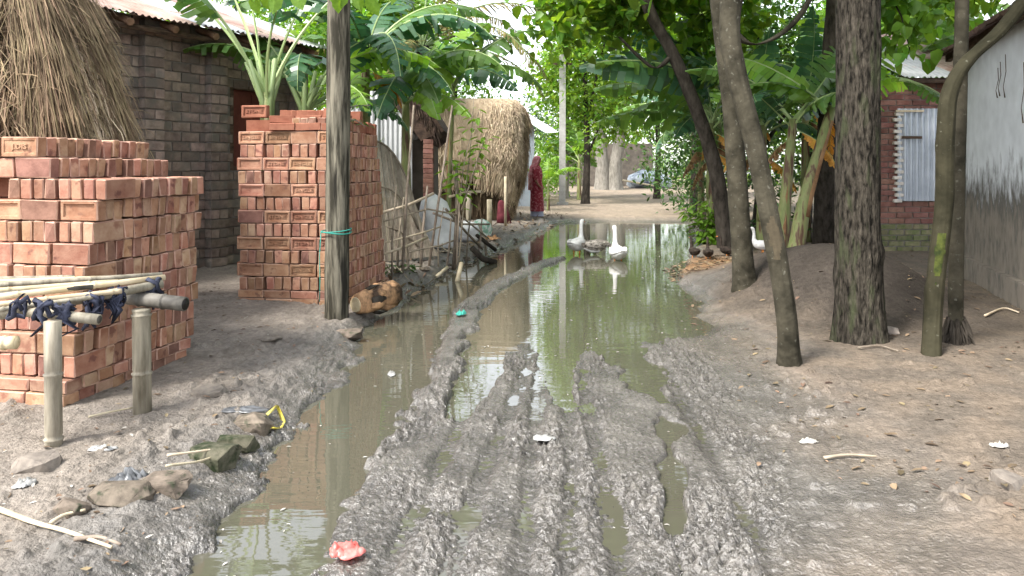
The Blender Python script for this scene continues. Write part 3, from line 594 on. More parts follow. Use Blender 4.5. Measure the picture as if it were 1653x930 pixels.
strands('straw_edge', 900, rsurf(.46, .66, -.35, .05), 'hay_new', rick, w=.005, L=(.3, .6), seed=6, spread=.10, lift=.05)

# big pale straw rick on its bamboo stand beyond the shed
bc = Vector((-.98, 18.2, .1)); pal = thing('straw_rick', 'large pale straw rick on bamboo posts beside the woman in red', 'straw rick', bc)
def bsec(u, zlow):   # u = 0..1 around front from left to right end and back
    return u
BW, BD = 1.18, 1.2
def bpt(a, t):
    """a around, t height 0..1: bulging box with a flat round top"""
    q = .30; ca, sa = math.cos(a), math.sin(a); ex = lambda c: math.copysign(abs(c) ** .46, c)
    k = 1 + .10 * math.sin(t * 2.2) if t < .78 else (1.10 * (1 - ((t - .78) / .22) ** 2.6 * .13))
    kb = .86 + .14 * min(1, t / .3)
    zl = 1.02 - .62 * max(0, ca) ** 2.0 + .05 * math.sin(a * 5)
    return Vector((ex(ca) * BW * k * kb, ex(sa) * BD * k * kb, zl + t * (2.88 - zl)))
V = []; Fq = []; na, nt = 48, 14; rg = random.Random(8)
for i in range(nt):
    for j in range(na): p = bpt(2 * math.pi * j / na, i / (nt - 1)); V.append(p * (1 + 0) + Vector((rg.gauss(0, .012), rg.gauss(0, .012), 0)))
for i in range(nt - 1):
    for j in range(na): Fq.append((i * na + j, i * na + (j + 1) % na, (i + 1) * na + (j + 1) % na, (i + 1) * na + j))
mb = MB(); mb.v = [tuple(v) for v in V]; mb.f = Fq + [tuple(range((nt - 1) * na, nt * na)), tuple(reversed(range(na)))]; mb.m = [0] * len(mb.f)
mb.build('straw_body', 'hay_core_new', pal, True)
def bsurf(lo, hi, a0=-math.pi, a1=.4):
    def f(rng):
        a, t = rng.uniform(a0, a1), rng.uniform(lo, hi); p = bpt(a, t); d = (bpt(a, max(0, t - .04)) - bpt(a, min(1, t + .04))).normalized()
        return p, Vector((math.cos(a), math.sin(a), .2)), d
    return f
strands('straw', 6500, bsurf(.05, 1.0), 'hay_new', pal, w=.005, L=(.07, .18), seed=9, spread=.35, lift=.014)
strands('straw_hem', 2200, bsurf(.0, .14), 'hay_new', pal, w=.008, L=(.15, .40), seed=10, spread=.16, lift=.05)
strands('straw_shaded_end', 1500, bsurf(.0, .95, -.45, .3), 'hay_old_and_shaded', pal, w=.009, L=(.25, .6), seed=11, spread=.10, lift=.06)  # darker straw paints the shaded right end of the pale rick
mb = MB(); mb.box((-.10, .25, .50), (2.1, 1.7, 1.0), jit=.12, rng=random.Random(3)); mb.build('straw_shaded_hollow', 'hay_shaded', pal)  # dark block standing in for the shaded hollow between the posts
strands('straw_shadow', 1600, lambda r: (Vector((r.uniform(-1.2, 1.0), r.uniform(-.75, -.6), r.uniform(.55, 1.1))), Vector((0, -1, 0)), Vector((0, 0, -1))), 'hay_shaded', pal, w=.008, L=(.3, .6), seed=12, spread=.15, lift=.05)  # dark straws painted as shade below the hem
for i, (px, py, top, Y) in enumerate(((790, 372, 322, 15.9), (756, 372, 312, 16.4), (816, 372, 285, 16.0))):
    a, b = at(px, py, Y), at(px, top, Y); mb = MB(); mb.tube([a - bc, (a + b) / 2 - bc, b - bc], .055 if i < 2 else .03, 8); mb.build('stand_post', 'stick_pale' if i != 1 else 'bamboo_grey', pal, True)

# ------------------------------------------------------------------ bamboo platform
def bamboo(mb, a, b, r, n=10, node=.30, seed=0, mi=0, hollow=True):
    a, b = Vector(a), Vector(b); L = (b - a).length; rng = random.Random(seed); ts = [0]; pts = []; rad = []
    s = rng.uniform(.05, node); nodes = []
    while s < L - .02: nodes.append(s); s += node * rng.uniform(.85, 1.15)
    st = [(0, r)]
    for q in nodes: st += [(q - .016, r * .99), (q - .006, r * 1.10), (q, r * 1.14), (q + .004, r * .90), (q + .018, r)]
    st.append((L, r)); st = sorted(t for t in st if 0 <= t[0] <= L); pts = [a + (b - a) * (t / L) for t, _ in st]; mb.tube(pts, [x for _, x in st], n, mi)
    return mb
pf = thing('bamboo_platform', 'bamboo platform lashed with dark cloth in front of the bricks', 'platform', (0, 0, 0))
p1, p2 = onto(87, 718, .08), onto(230, 664, .08)
def ring_end(mb, a, d, r): 
    d = Vector(d).normalized(); mb.tube([Vector(a), Vector(a) + d * .002], r * .72, 10, 1); return mb
for q, r, top, sd in ((p1, .037, .69, 1), (p2, .046, .655, 2)):
    mb = MB(); bamboo(mb, (q.x, q.y, q.z - .05), (q.x - .006, q.y, top), r, 14, .27, sd); mb.build('leg', 'bamboo_grey', pf, True)
mb = MB(); a = at(-60, 492, 3.60); b = at(160, 516, 3.56); bamboo(mb, a, b, .026, 12, .3, 3); ring_end(mb, b, b - a, .026); mb.build('cross_beam', ['bamboo_grey', 'bamboo_dark'], pf, True)  # dark disc on the end paints the shaded bore of the cane
mb = MB(); a = at(206, 480, 3.98); b = at(299, 491, 3.92); bamboo(mb, a, b, .038, 14, .16, 4); ring_end(mb, b, b - a, .044); mb.build('cross_beam', ['bamboo_dark', 'hair'], pf, True)  # black disc stands for the shade inside the hollow cane
mb = MB(); a = at(-70, 556, 3.30); b = at(27, 553, 3.32); bamboo(mb, a, b, .030, 12, .3, 5); ring_end(mb, b, b - a, .036); mb.build('lower_rail', ['bamboo_yellow', 'cut_end'], pf, True)
mb = MB(); a = at(-60, 520, 3.40); b = at(262, 458, 4.02); bamboo(mb, a, b, .024, 10, .3, 6); mb.build('edge_beam', 'bamboo_grey', pf, True)
SL = [((-60, 486, 3.45), (266, 448, 4.05), .0165, 'bamboo_yellow'), ((-60, 474, 3.52), (190, 455, 3.93), .015, 'bamboo_yellow'), ((-60, 464, 3.62), (262, 443, 4.10), .013, 'bamboo_grey'), ((-60, 457, 3.72), (170, 449, 3.98), .014, 'bamboo_yellow'),
      ((-60, 452, 3.80), (120, 448, 3.99), .014, 'bamboo_grey'), ((-60, 498, 3.40), (196, 470, 3.84), .014, 'bamboo_yellow'), ((-60, 508, 3.36), (150, 480, 3.72), .012, 'bamboo_grey'), ((-60, 480, 3.48), (150, 463, 3.80), .012, 'bamboo_dark')]
for i, (a, b, r, m) in enumerate(SL): mb = MB(); bamboo(mb, at(*a), at(*b), r, 10, .34, 10 + i); mb.build('slat', m, pf, True)
for i, (px, py, Y, n) in enumerate(((70, 500, 3.5, 3), (104, 508, 3.56, 7), (150, 490, 3.74, 5), (188, 480, 3.86, 6), (246, 462, 4.0, 4), (30, 497, 3.45, 2))):
    rg = random.Random(60 + i); c = at(px, py, Y); mb = MB()
    for k in range(n):
        a0 = rg.uniform(0, 3); pts = [c + Vector((.035 * math.cos(a0 + q) + rg.gauss(0, .012) , .03 * math.sin(a0 + q), .045 * math.cos(q * 1.3 + k) + rg.gauss(0, .008))) for q in np.linspace(0, 5.5, 9)]
        mb.tube(pts, [(.013, .004)] * 9, 5)
        if rg.random() < .6: mb.tube([c + Vector((rg.gauss(0, .03), -.02, -.01)), c + Vector((rg.gauss(0, .03), -.035, -.06)), c + Vector((rg.gauss(0, .03), -.03, -.10 - .03 * rg.random()))], [(.014, .004), (.018, .004), (.008, .003)], 5)
    mb.build('cloth_lashing', 'cloth_navy', pf, True)

# ------------------------------------------------------------------ wooden pole, twine, cut log
pb = onto(543, 513, .08); up = thing('wooden_pole', 'weathered round wooden pole standing in front of the tall brick stack', 'pole', pb)
rg = random.Random(4); pts = []; rad = []
for i in range(26):
    t = i / 25; pts.append((.02 * math.sin(t * 3) + .008 * t, 0, -.2 + 7.6 * t)); rad.append((.106 - .018 * t) * (1 + rg.uniform(-.018, .018)))
MB().tube(pts, rad, 20, wob=.025, rng=rg).build('shaft', 'pole_wood', up, True)
mb = MB(); zt = 1.4 - (375 - HY) / FPX * pb.y - pb.z
mb.tube([(.126 * math.cos(a), .126 * math.sin(a), zt + .008 * math.sin(2 * a)) for a in np.linspace(0, 2 * math.pi, 25)], .006, 5); mb.tube([(.128 * math.cos(a), .128 * math.sin(a), zt + .018 + .012 * math.sin(a + 1)) for a in np.linspace(0, 2 * math.pi, 25)], .005, 5)
mb.tube([(-.125, -.03, zt), (-.137, -.03, zt - .2), (-.133, -.03, zt - .42), (-.14, -.02, .14)], .004, 4); mb.build('twine', 'twine_teal', up, True)
lb = onto(575, 508, .08); lg = thing('cut_log', 'short cut log with shaggy bark lying beside the wooden pole', 'log', lb)
mb = MB(); rg = random.Random(5); mb.tube([(0, 0, .10), (.05, .06, .105), (.16, .25, .125), (.26, .42, .13)], [.085, .105, .125, .12], 16, wob=.07, rng=rg); mb.build('trunk_piece', 'log_bark', lg, True)
mb = MB(); mb.tube([(-.008, -.012, .10), (.004, .004, .10)], .066, 14); mb.build('cut_face', 'cut_end', lg)
for k in range(9):
    a = R(-60 + k * 24); t = rg.uniform(.1, .9); c = Vector((.05 + .18 * t, .06 + .3 * t, .11)); u = Vector((math.cos(a) * .85, -math.cos(a) * .5, math.sin(a)))
    dd = Vector((.5, .85, 0)); mb = MB(); mb.tube([c + u * .11 - dd * .05, c + u * .135 + dd * .03, c + u * .13 + dd * .12], [(.028, .006), (.036, .008), (.012, .004)], 6, flat=tuple(u)); mb.build('bark_strip', 'log_bark' if k % 3 else 'bark_dark', lg, True)

# ------------------------------------------------------------------ buildings on the right
WD = Vector((.345, 1, 0)).normalized(); WN = Vector((-WD.y, WD.x, 0)); w0 = gp(1653, 499, .1) - WD * 2.6; w0.z = .05
wh = thing('plastered_house', 'white plastered house with stained lower wall at the right edge', 'house', w0)
def plaster():
    m = bpy.data.materials.new('plaster'); m.use_nodes = True; t = NT(m); b = t.n['Principled BSDF']; b.inputs['Roughness'].default_value = .85; b.inputs['Specular IOR Level'].default_value = .2
    tc = t.new('ShaderNodeTexCoord'); mp = t.new('ShaderNodeMapping'); mp.inputs['Scale'].default_value = (4.5, 4.5, 1.7); t.link(tc.outputs['Object'], mp.inputs['Vector'])
    st = t.new('ShaderNodeTexNoise'); st.inputs['Scale'].default_value = 2.6; st.inputs['Detail'].default_value = 8; st.inputs['Roughness'].default_value = .65; t.link(mp.outputs[0], st.inputs['Vector'])
    sp = t.new('ShaderNodeSeparateXYZ'); t.link(tc.outputs['Object'], sp.inputs[0])
    g = t.new('ShaderNodeMapRange'); g.inputs['From Min'].default_value = 1.75; g.inputs['From Max'].default_value = .75; g.inputs['To Min'].default_value = -.36; g.inputs['To Max'].default_value = .32; t.link(sp.outputs['Z'], g.inputs['Value'])
    ad = t.new('ShaderNodeMath', operation='ADD'); t.link(st.outputs['Fac'], ad.inputs[0]); t.link(g.outputs[0], ad.inputs[1])
    rp = t.new('ShaderNodeValToRGB'); e = rp.color_ramp.elements; e[0].position = .38; e[0].color = (.56, .575, .585, 1); e[1].position = .64; e[1].color = (.105, .098, .086, 1)
    n = rp.color_ramp.elements.new(.86); n.color = (.215, .185, .15, 1); t.link(ad.outputs[0], rp.inputs['Fac'])
    n2 = t.new('ShaderNodeTexNoise'); n2.inputs['Scale'].default_value = 5; n2.inputs['Detail'].default_value = 7; t.link(tc.outputs['Object'], n2.inputs['Vector'])
    mr = t.new('ShaderNodeMapRange'); mr.inputs['To Min'].default_value = .72; mr.inputs['To Max'].default_value = 1.25; t.link(n2.outputs['Fac'], mr.inputs['Value'])
    sc = t.new('ShaderNodeVectorMath', operation='SCALE'); t.link(rp.outputs[0], sc.inputs[0]); t.link(mr.outputs[0], sc.inputs['Scale']); t.link(sc.outputs[0], b.inputs['Base Color']); MATS['plaster'] = m
plaster()
wrz = Matrix.Rotation(math.atan2(WD.y, WD.x), 3, 'Z'); WLEN = 4.85
def wbox(a0, a1, o0, o1, z0, z1): 
    c = WD * ((a0 + a1) / 2) + WN * ((o0 + o1) / 2); return (c.x, c.y, (z0 + z1) / 2), (a1 - a0, o1 - o0, z1 - z0), wrz
MB().box(*wbox(0, WLEN, -3.2, 0, .28, 2.82)).build('wall', 'plaster', wh)
MB().box(*wbox(-.02, WLEN + .03, -3.2, .07, -.3, .305)).build('plinth', 'plaster', wh)
RU = (-WN * math.cos(R(24)) + Vector((0, 0, math.sin(R(24))))); RS = WD.cross(RU).normalized()
ev = MB()
for i in range(26):
    s = -.3 + i * .215; o = WD * s + WN * .28 + Vector((0, 0, 2.70)); Mx = Matrix((WD, RU, RS)).transposed()
    c = o + RU * .3; MB().box(c, (.20, .66, .035), Mx, jit=.012, rng=random.Random(i)).build('roof_tile', 'terracotta', wh)
MB().box(WD * 2.4 + WN * -1.2 + RU * .2 + Vector((0, 0, 3.14)), (5.6, 2.6, .05), Matrix((WD, RU, RS)).transposed()).build('roof', 'terracotta', wh)
MB().box(WD * 2.4 + WN * .10 + Vector((0, 0, 2.70)), (5.5, .06, .08), wrz).build('eave_board', 'timber_dark', wh)
for i, (s, l) in enumerate(((3.05, .42), (3.22, .34), (3.30, .30), (2.50, .55))):   # dry creepers hanging on the wall
    c = WD * s + WN * .03 + Vector((0, 0, 2.45 - .05 * i)); rg = random.Random(i); mb = MB()
    mb.tube([c, c + WD * -.02 + Vector((0, 0, -l * .4)), c + WD * .03 + WN * .01 + Vector((0, 0, -l * .75)), c + WD * .015 + Vector((0, 0, -l))], [.004, .004, .003, .007], 5); mb.build('dry_creeper', 'timber_dark', wh)

BX = gp(1405, 407, .1); bh = thing('brick_house', 'red brick house with blue grey corrugated door behind the trees', 'house', (BX.x, BX.y, .02))
BS = 1200 / BX.y
do = ((1447 - 1405) / BS, (1515 - 1405) / BS, 1.4 - (322 - HY) / BS - .02, 1.4 - (178 - HY) / BS - .02)
brick_wall(bh, (0, 0, 0), (1, .03, 0), 2.0, 2.75, .25, .086, 'brick_house', [do], seed=9, moss=.48, cap=280)
Mx = Matrix(((1, 0, 0, do[0] - .02), (0, 0, -1, -.075), (0, 1, 0, do[2] - .02), (0, 0, 0, 1)))
corrugated('door_sheet', do[1] - do[0] + .06, do[3] - do[2] + .04, .088, .024, 'tin_sheet', bh, Mx)
tooth = brick_mesh('brick', .12, .10, .05, 80, m='brick_pale')
for k in range(16):
    o = bpy.data.objects.new('brick', tooth); link(o, bh); o.matrix_local = Matrix.Translation((do[0] - .02 + (.025 if k % 2 else 0), -.045, do[2] - .02 + k * .088))
MB().box((do[0] + .15, -.10, do[3] - .02), (.42, .03, .03)).build('door_rail', 'stick_pale', bh); MB().box((do[0] + .18, -.10, do[3] - .42), (.30, .03, .04)).build('door_latch', 'timber_dark', bh)
for i in range(4):
    u = Vector((0, math.cos(R(21)), math.sin(R(21)))); s = Vector((1, 0, 0)); n = s.cross(u); Mx = Matrix((s, u, n)).transposed().to_4x4(); Mx.translation = Vector((.35 + i * .80, -.35, 2.72 + (i % 2) * .006))
    corrugated('roof_sheet', .84, 3.6, .088, .013, ('tin_zinc', 'tin_rust', 'tin_zinc', 'tin_rust')[i], bh, Mx, seed=20 + i)
MB().tube([(.3, -.28, 2.67), (2.9, -.28, 2.67)], .04, 7).build('eave_pole', 'timber_dark', bh)
MB().box((1.75, 1.2, 1.3), (1.2, 2.2, 2.6)).build('house_body', 'brick_house', bh)

# ------------------------------------------------------------------ huts, screens and fences on the left verge
Y0 = 12.2; sx = lambda px: (px - CX) / FPX * Y0
sh = thing('thatched_shed', 'low shed with dark thatch and brick pillar left of the pale straw', 'shed', (sx(692), Y0, .1))
BSH = brick_mesh('brick', .16, .16, .073, 81, m='brick_house'); 
for k in range(22): o = bpy.data.objects.new('brick', BSH); link(o, sh); o.matrix_local = Matrix.Translation((0, 0, .04 + k * .08)) @ Matrix.Rotation(R(random.Random(k).gauss(0, 1.5)), 4, 'Z')
a, b = at(650, 128, Y0) - Vector((sx(692), Y0, .1)), at(709, 216, Y0) - Vector((sx(692), Y0, .1))
th = MB(); dv = (b - a).normalized(); up_ = Vector((-dv.z, 0, dv.x)) * -1
mid = (a + b) / 2; th.box(mid + Vector((-.14, 1.3, .0)), ((b - a).length + .1, 2.8, .42), Matrix.Rotation(-math.atan2(dv.z, dv.x), 3, 'Y'), jit=.04, rng=random.Random(2)); th.build('thatch', 'thatch_dark', sh)
strands('thatch_fringe', 900, lambda r: (a + (b - a) * r.random() + Vector((0, -.12 + r.uniform(-.02, .1), r.uniform(-.05, .08))), Vector((0, -1, 0)), (dv + Vector((0, 0, -.7))).normalized()), 'thatch_dark', sh, w=.008, L=(.1, .3), seed=14, spread=.15)
MB().tube([(b - a) * .1 + a + Vector((0, 0, -.12)), b + Vector((-.12, 0, -.10))], .045, 6).build('rafter', 'timber_dark', sh)
MB().box((-1.1, 1.4, .9), (2.0, 2.4, 1.7)).build('shed_wall', 'mud_wall', sh)

tw = thing('tin_screen', 'bright tin sheet screen beyond the tall brick stack', 'screen', (0, 0, 0)); q = at(552, 225, 12.2)
for i in range(2):
    Mx = Matrix(((1, 0, 0, q.x + i * .55), (0, 0, -1, 12.2 + i * .03), (0, 1, 0, .9), (0, 0, 0, 1))); corrugated('tin_sheet', .6, 1.75 - i * .35, .08, .012, 'tin_white', tw, Mx)
mb = MB(); mb.tube([(q.x + .3, 12.27, .1), (q.x + .3, 12.27, 2.3)], .035, 6); mb.build('post', 'stick', tw); MB().tube([(q.x + .95, 12.3, .1), (q.x + .95, 12.3, 2.0)], .035, 6).build('post', 'stick', tw)

# bamboo strip mat, curved, leaning behind the stack
mm = thing('bamboo_mat', 'curved bamboo strip mat leaning behind the tall brick stack', 'mat', (0, 0, 0)); rg = random.Random(6); Ym = 9.9
for k in range(44):
    t = k / 43; px = 606 + t * 88; top = 226 + 150 * max(0, (t - .12) / .88) ** 2.6; bot = 425 - 12 * t
    a_, b_ = at(px - 22 * (1 - t) + 14, bot, Ym - .15 + .2 * t), at(px - 26 + 14 * t, top, Ym + .25 + .18 * math.sin(t * 3)); c_ = (a_ + b_) / 2 + Vector((.02, -.07, 0))
    mb = MB(); mb.tube([a_, c_, b_], [(.009, .004)] * 3, 4, flat=(0, 1, .1)); mb.build('bamboo_strip', 'mat_bamboo', mm)
pts = [at(606 + t * 88 - 26 + 14 * t, 226 + 150 * max(0, (t - .12) / .88) ** 2.6, Ym + .23 + .18 * math.sin(t * 3)) for t in np.linspace(0, 1, 12)]; MB().tube(pts, .014, 6).build('rim', 'stick', mm, True)
for f in (.3, .62):
    pts = [at(606 + t * 88 - 10, 425 - (425 - (226 + 150 * max(0, (t - .12) / .88) ** 2.6)) * f, Ym - .12 + .25 * f + .05) for t in np.linspace(.05, .9, 8)]; MB().tube(pts, .012, 5).build('cross_strip', 'stick', mm, True)

# stick fence
fc = thing('stick_fence', 'rough fence of crooked sticks between bamboo mat and verge', 'fence', (0, 0, 0)); rg = random.Random(12)
ST_ = [(633, 458, 640, 300, 8.6), (648, 462, 668, 170, 8.7), (662, 448, 655, 330, 9.0), (678, 446, 690, 300, 9.2), (690, 440, 730, 170, 9.4), (708, 436, 716, 335, 9.6), (733, 430, 737, 265, 9.9), (720, 436, 728, 352, 9.8), (752, 424, 762, 330, 10.6), (770, 415, 778, 352, 11.2), (641, 455, 652, 318, 8.8), (785, 408, 772, 360, 11.6)]
for px, py, qx, qy, Y in ST_:
    a_, b_ = at(px, py, Y), at(qx, qy, Y + rg.uniform(-.1, .1)); a_.z = min(a_.z, .1) - .05; m_ = (a_ + b_) / 2 + Vector((rg.gauss(0, .025), rg.gauss(0, .02), 0)); r_ = rg.uniform(.011, .02); r_ = .032 if qx == 737 else r_
    MB().tube([a_, m_, b_], [r_, r_ * .9, r_ * .6], 6).build('stake', 'stick', fc, True)
for P_, m_ in (([(618, 342, 8.5), (660, 333, 8.9), (700, 312, 9.3)], 'stick_pale'), ([(622, 358, 8.5), (690, 336, 9.2), (740, 348, 9.9), (790, 386, 11.0)], 'stick'), ([(624, 392, 8.5), (680, 376, 9.1), (712, 366, 9.5)], 'stick_pale'), ([(620, 410, 8.4), (655, 400, 8.8), (688, 384, 9.2)], 'stick_pale'),
              ([(660, 408, 8.8), (710, 396, 9.5), (732, 388, 9.9)], 'stick'), ([(720, 338, 9.9), (752, 372, 10.5), (778, 402, 11.3)], 'stick'), ([(700, 345, 9.7), (745, 362, 10.4), (792, 360, 11.0)], 'stick'), ([(725, 318, 9.9), (755, 312, 10.0), (775, 308, 10.1)], 'stick_pale')):
    r_ = rg.uniform(.010, .018); MB().tube([at(*p) + Vector((rg.gauss(0, .01), 0, rg.gauss(0, .01))) for p in P_], r_, 6).build('rail', m_, fc, True)
for i, (P_, r_, m_) in enumerate((([(738, 455, 9.1), (745, 425, 9.3)], .03, 'stick_pale'), ([(762, 400, 10.6), (780, 418, 10.7), (800, 424, 10.8)], .045, 'bark_dark'), ([(705, 446, 9.2), (722, 432, 9.6)], .022, 'stick_pale'), ([(770, 380, 11.2), (800, 404, 11.6)], .03, 'bark_dark'))):
    pts = [at(*p) for p in P_]
    for p in pts: p.z = max(p.z, hz(p.x, p.y) + r_)
    tag(MB().tube(pts, r_, 7, wob=.1, rng=rg).build('broken_branch', m_, None, True), ('pale bamboo stub leaning at the foot of the stick fence', 'dark crooked branch lying at the end of the stick fence', 'thin pale stick lying on the verge before the stick fence', 'dark log end on the verge near the bamboo posts')[i], 'branch')

# sacks and a printed bag
def sack(name, label, c, w, h, m, seed, lean=0):
    rg = random.Random(seed); mb = MB(); n = 9
    mb.tube([(lean * t * t * h, .05 * math.sin(t * 5), h * t) for t in np.linspace(0, 1, n)], [(w * (.42 + .12 * math.sin(math.pi * min(1, t * 1.15))) * (1 if t < .82 else 1 - (t - .82) * 3.2), w * .40 * (1 if t < .82 else 1 - (t - .82) * 3)) for t in np.linspace(0, 1, n)], 14, wob=.08, rng=rg)
    o = mb.build(name, m, None, True); o.location = c; return tag(o, label, 'sack')
q = at(712, 385, 11.6); sack('white_sack', 'tall slumped white plastic sack behind the stick fence', (q.x, q.y, .12), .50, .85, 'sack_white', 1, -.25)
q = at(752, 352, 12.6); sack('white_sack', 'small white sack in the shade below the pale straw', (q.x, q.y, .15), .42, .34, 'sack_white', 2)
q = at(776, 352, 13.0); sack('printed_sack', 'green and white printed sack beside the rick posts', (q.x, q.y, .15), .36, .34, 'sack_print', 3)
# red cloth over a stake
q = at(815, 356, 18.2); cl = thing('maroon_cloth', 'dark maroon cloth draped over a stake at the rick end', 'cloth', (q.x, 16.7, .12))
MB().tube([(-.1, 0, 0), (-.09, 0, .52)], .02, 6).build('stake', 'stick', cl)
mb = MB(); mb.tube([(-.02, 0, .02), (-.02, .02, .2), (-.05, .01, .38), (-.08, 0, .50), (-.09, 0, .54)], [(.17, .10), (.14, .08), (.10, .06), (.06, .05), (.02, .02)], 14, wob=.16, rng=random.Random(3)); mb.build('drape', 'cloth_maroon', cl, True)

# tin shed behind the pale rick
q = at(850, 300, 24.0); ts = thing('tin_shed', 'small grey shed with bright tin awning behind the pale rick', 'shed', (q.x, 24.0, .1))
MB().box((-.75, .8, 1.30), (2.0, 1.6, 2.6)).build('wall', 'mud_blue', ts)
a, b = at(845, 185, 24) - Vector((q.x, 24, .1)), at(892, 214, 23.2) - Vector((q.x, 24, .1)); d_ = (b - a).normalized(); s_ = Vector((-.2, 1.6, .75)); s_ = (s_ - d_ * s_.dot(d_)).normalized()
Mx = Matrix((s_, -d_, s_.cross(-d_))).transposed().to_4x4(); Mx.translation = b - s_ * .3; corrugated('awning', .6, 2.2, .09, .013, 'tin_white', ts, Mx)

# concrete pole
q = at(908, 331, 25.5); cp = thing('concrete_pole', 'slender pale concrete pole standing by the far verge', 'pole', (q.x, q.y, .05))
MB().box((0, 0, 2.6), (.20, .20, 5.2), jit=.01, rng=random.Random(1)).build('shaft', 'concrete', cp); MB().box((0, 0, .05), (.36, .36, .2), jit=.02, rng=random.Random(1)).build('footing', 'concrete', cp); MB().box((0, -.0, 4.9), (.7, .08, .08)).build('cross_arm', 'timber_dark', cp)
# dark mud wall and tarpaulin heap at the end of the lane
tag(MB().box(at(975, 262, 47) + Vector((0, 0, -.4)), (6.2, .5, 3.0), jit=.12, rng=random.Random(3)).build('mud_wall', 'mud_wall'), 'dark mud wall closing the far end of the lane', 'wall')
q = at(1045, 290, 44); hp_ = thing('covered_heap', 'heap covered with blue and white tarpaulin at the lane end', 'heap', (q.x, q.y, .15))
mb = MB(); mb.tube([(-1.1, 0, .1), (-.9, 0, .35), (-.2, 0, .55), (.6, 0, .5), (1.2, 0, .3), (1.4, 0, .05)], [(.25, .2), (.7, .45), (.9, .55), (.85, .5), (.6, .35), (.2, .1)], 14, wob=.08, rng=random.Random(4)); mb.build('tarpaulin', 'tarp_blue', hp_, True)
MB().tube([(-1.6, -.9, .5), (.5, -1.0, .12)], .06, 6).build('weight_pole', 'stick_pale', hp_)
# ------------------------------------------------------------------ vegetation builders
def rot_mats(rs, n, tilt=.9, hang=.35):
    az = rs.rand(n) * 2 * np.pi; tl = rs.randn(n) * tilt * .6 - hang; rl = rs.randn(n) * tilt * .5
    ca, sa, ct, st, cr, sr = np.cos(az), np.sin(az), np.cos(tl), np.sin(tl), np.cos(rl), np.sin(rl); z = np.zeros(n); o = np.ones(n)
    Rz = np.stack([ca, -sa, z, sa, ca, z, z, z, o], -1).reshape(n, 3, 3); Rx = np.stack([o, z, z, z, ct, -st, z, st, ct], -1).reshape(n, 3, 3); Ry = np.stack([cr, z, sr, z, o, z, -sr, z, cr], -1).reshape(n, 3, 3)
    return Rz @ Rx @ Ry
HEART = (np.array([(0, 0, 0), (.44, .22, .09), (.34, .70, .05), (0, 1.1, -.10), (-.34, .70, .05), (-.44, .22, .09)]), np.array([(0, 1, 2, 3), (0, 3, 4, 5)]))
OVAL = (np.array([(0, 0, 0), (.22, .35, .05), (.20, .75, .03), (0, 1.1, -.08), (-.20, .75, .03), (-.22, .35, .05)]), np.array([(0, 1, 2, 3), (0, 3, 4, 5)]))
def leaf_cloud(name, n, blobs, size, m, seed, tpl=OVAL, parent=None, clump=30, shell=.45, sig=2.0, hang=.35, tilt=.9, **tags):
    rs = np.random.RandomState(seed); B = np.array(blobs, float); vol = B[:, 3] * B[:, 4] * B[:, 5]; nc = max(3, n // clump)
    k = rs.choice(len(B), nc, p=vol / vol.sum()); d = rs.randn(nc, 3); d /= np.linalg.norm(d, axis=1)[:, None]; r = rs.rand(nc, 1) ** shell
    cen = B[k, :3] + d * r * B[k, 3:6]; ci = rs.randint(0, nc, n); P = cen[ci] + rs.randn(n, 3) * size * sig * np.array([1, 1, .8])
    Rm = rot_mats(rs, n, tilt, hang); T, Fc = tpl; sc = size * (.65 + .7 * rs.rand(n)); V = np.einsum('nij,kj->nki', Rm, T) * sc[:, None, None] + P[:, None]
    Fq = (Fc[None] + (np.arange(n) * len(T))[:, None, None]).reshape(-1, 4)
    return obj(name, np_mesh(name, V.reshape(-1, 3), Fq, [m]), parent, **tags)
def smooth_path(pts, n):
    pts = [Vector(p) for p in pts]; P = [pts[0] * 2 - pts[1]] + pts + [pts[-1] * 2 - pts[-2]]; out = []; m = len(pts) - 1
    for i in range(n):
        u = i / (n - 1) * m; k = min(int(u), m - 1); t = u - k; a, b, c, d = P[k:k + 4]
        out.append(.5 * ((2 * b) + (-a + c) * t + (2 * a - 5 * b + 4 * c - d) * t * t + (-a + 3 * b - 3 * c + d) * t ** 3))
    return out
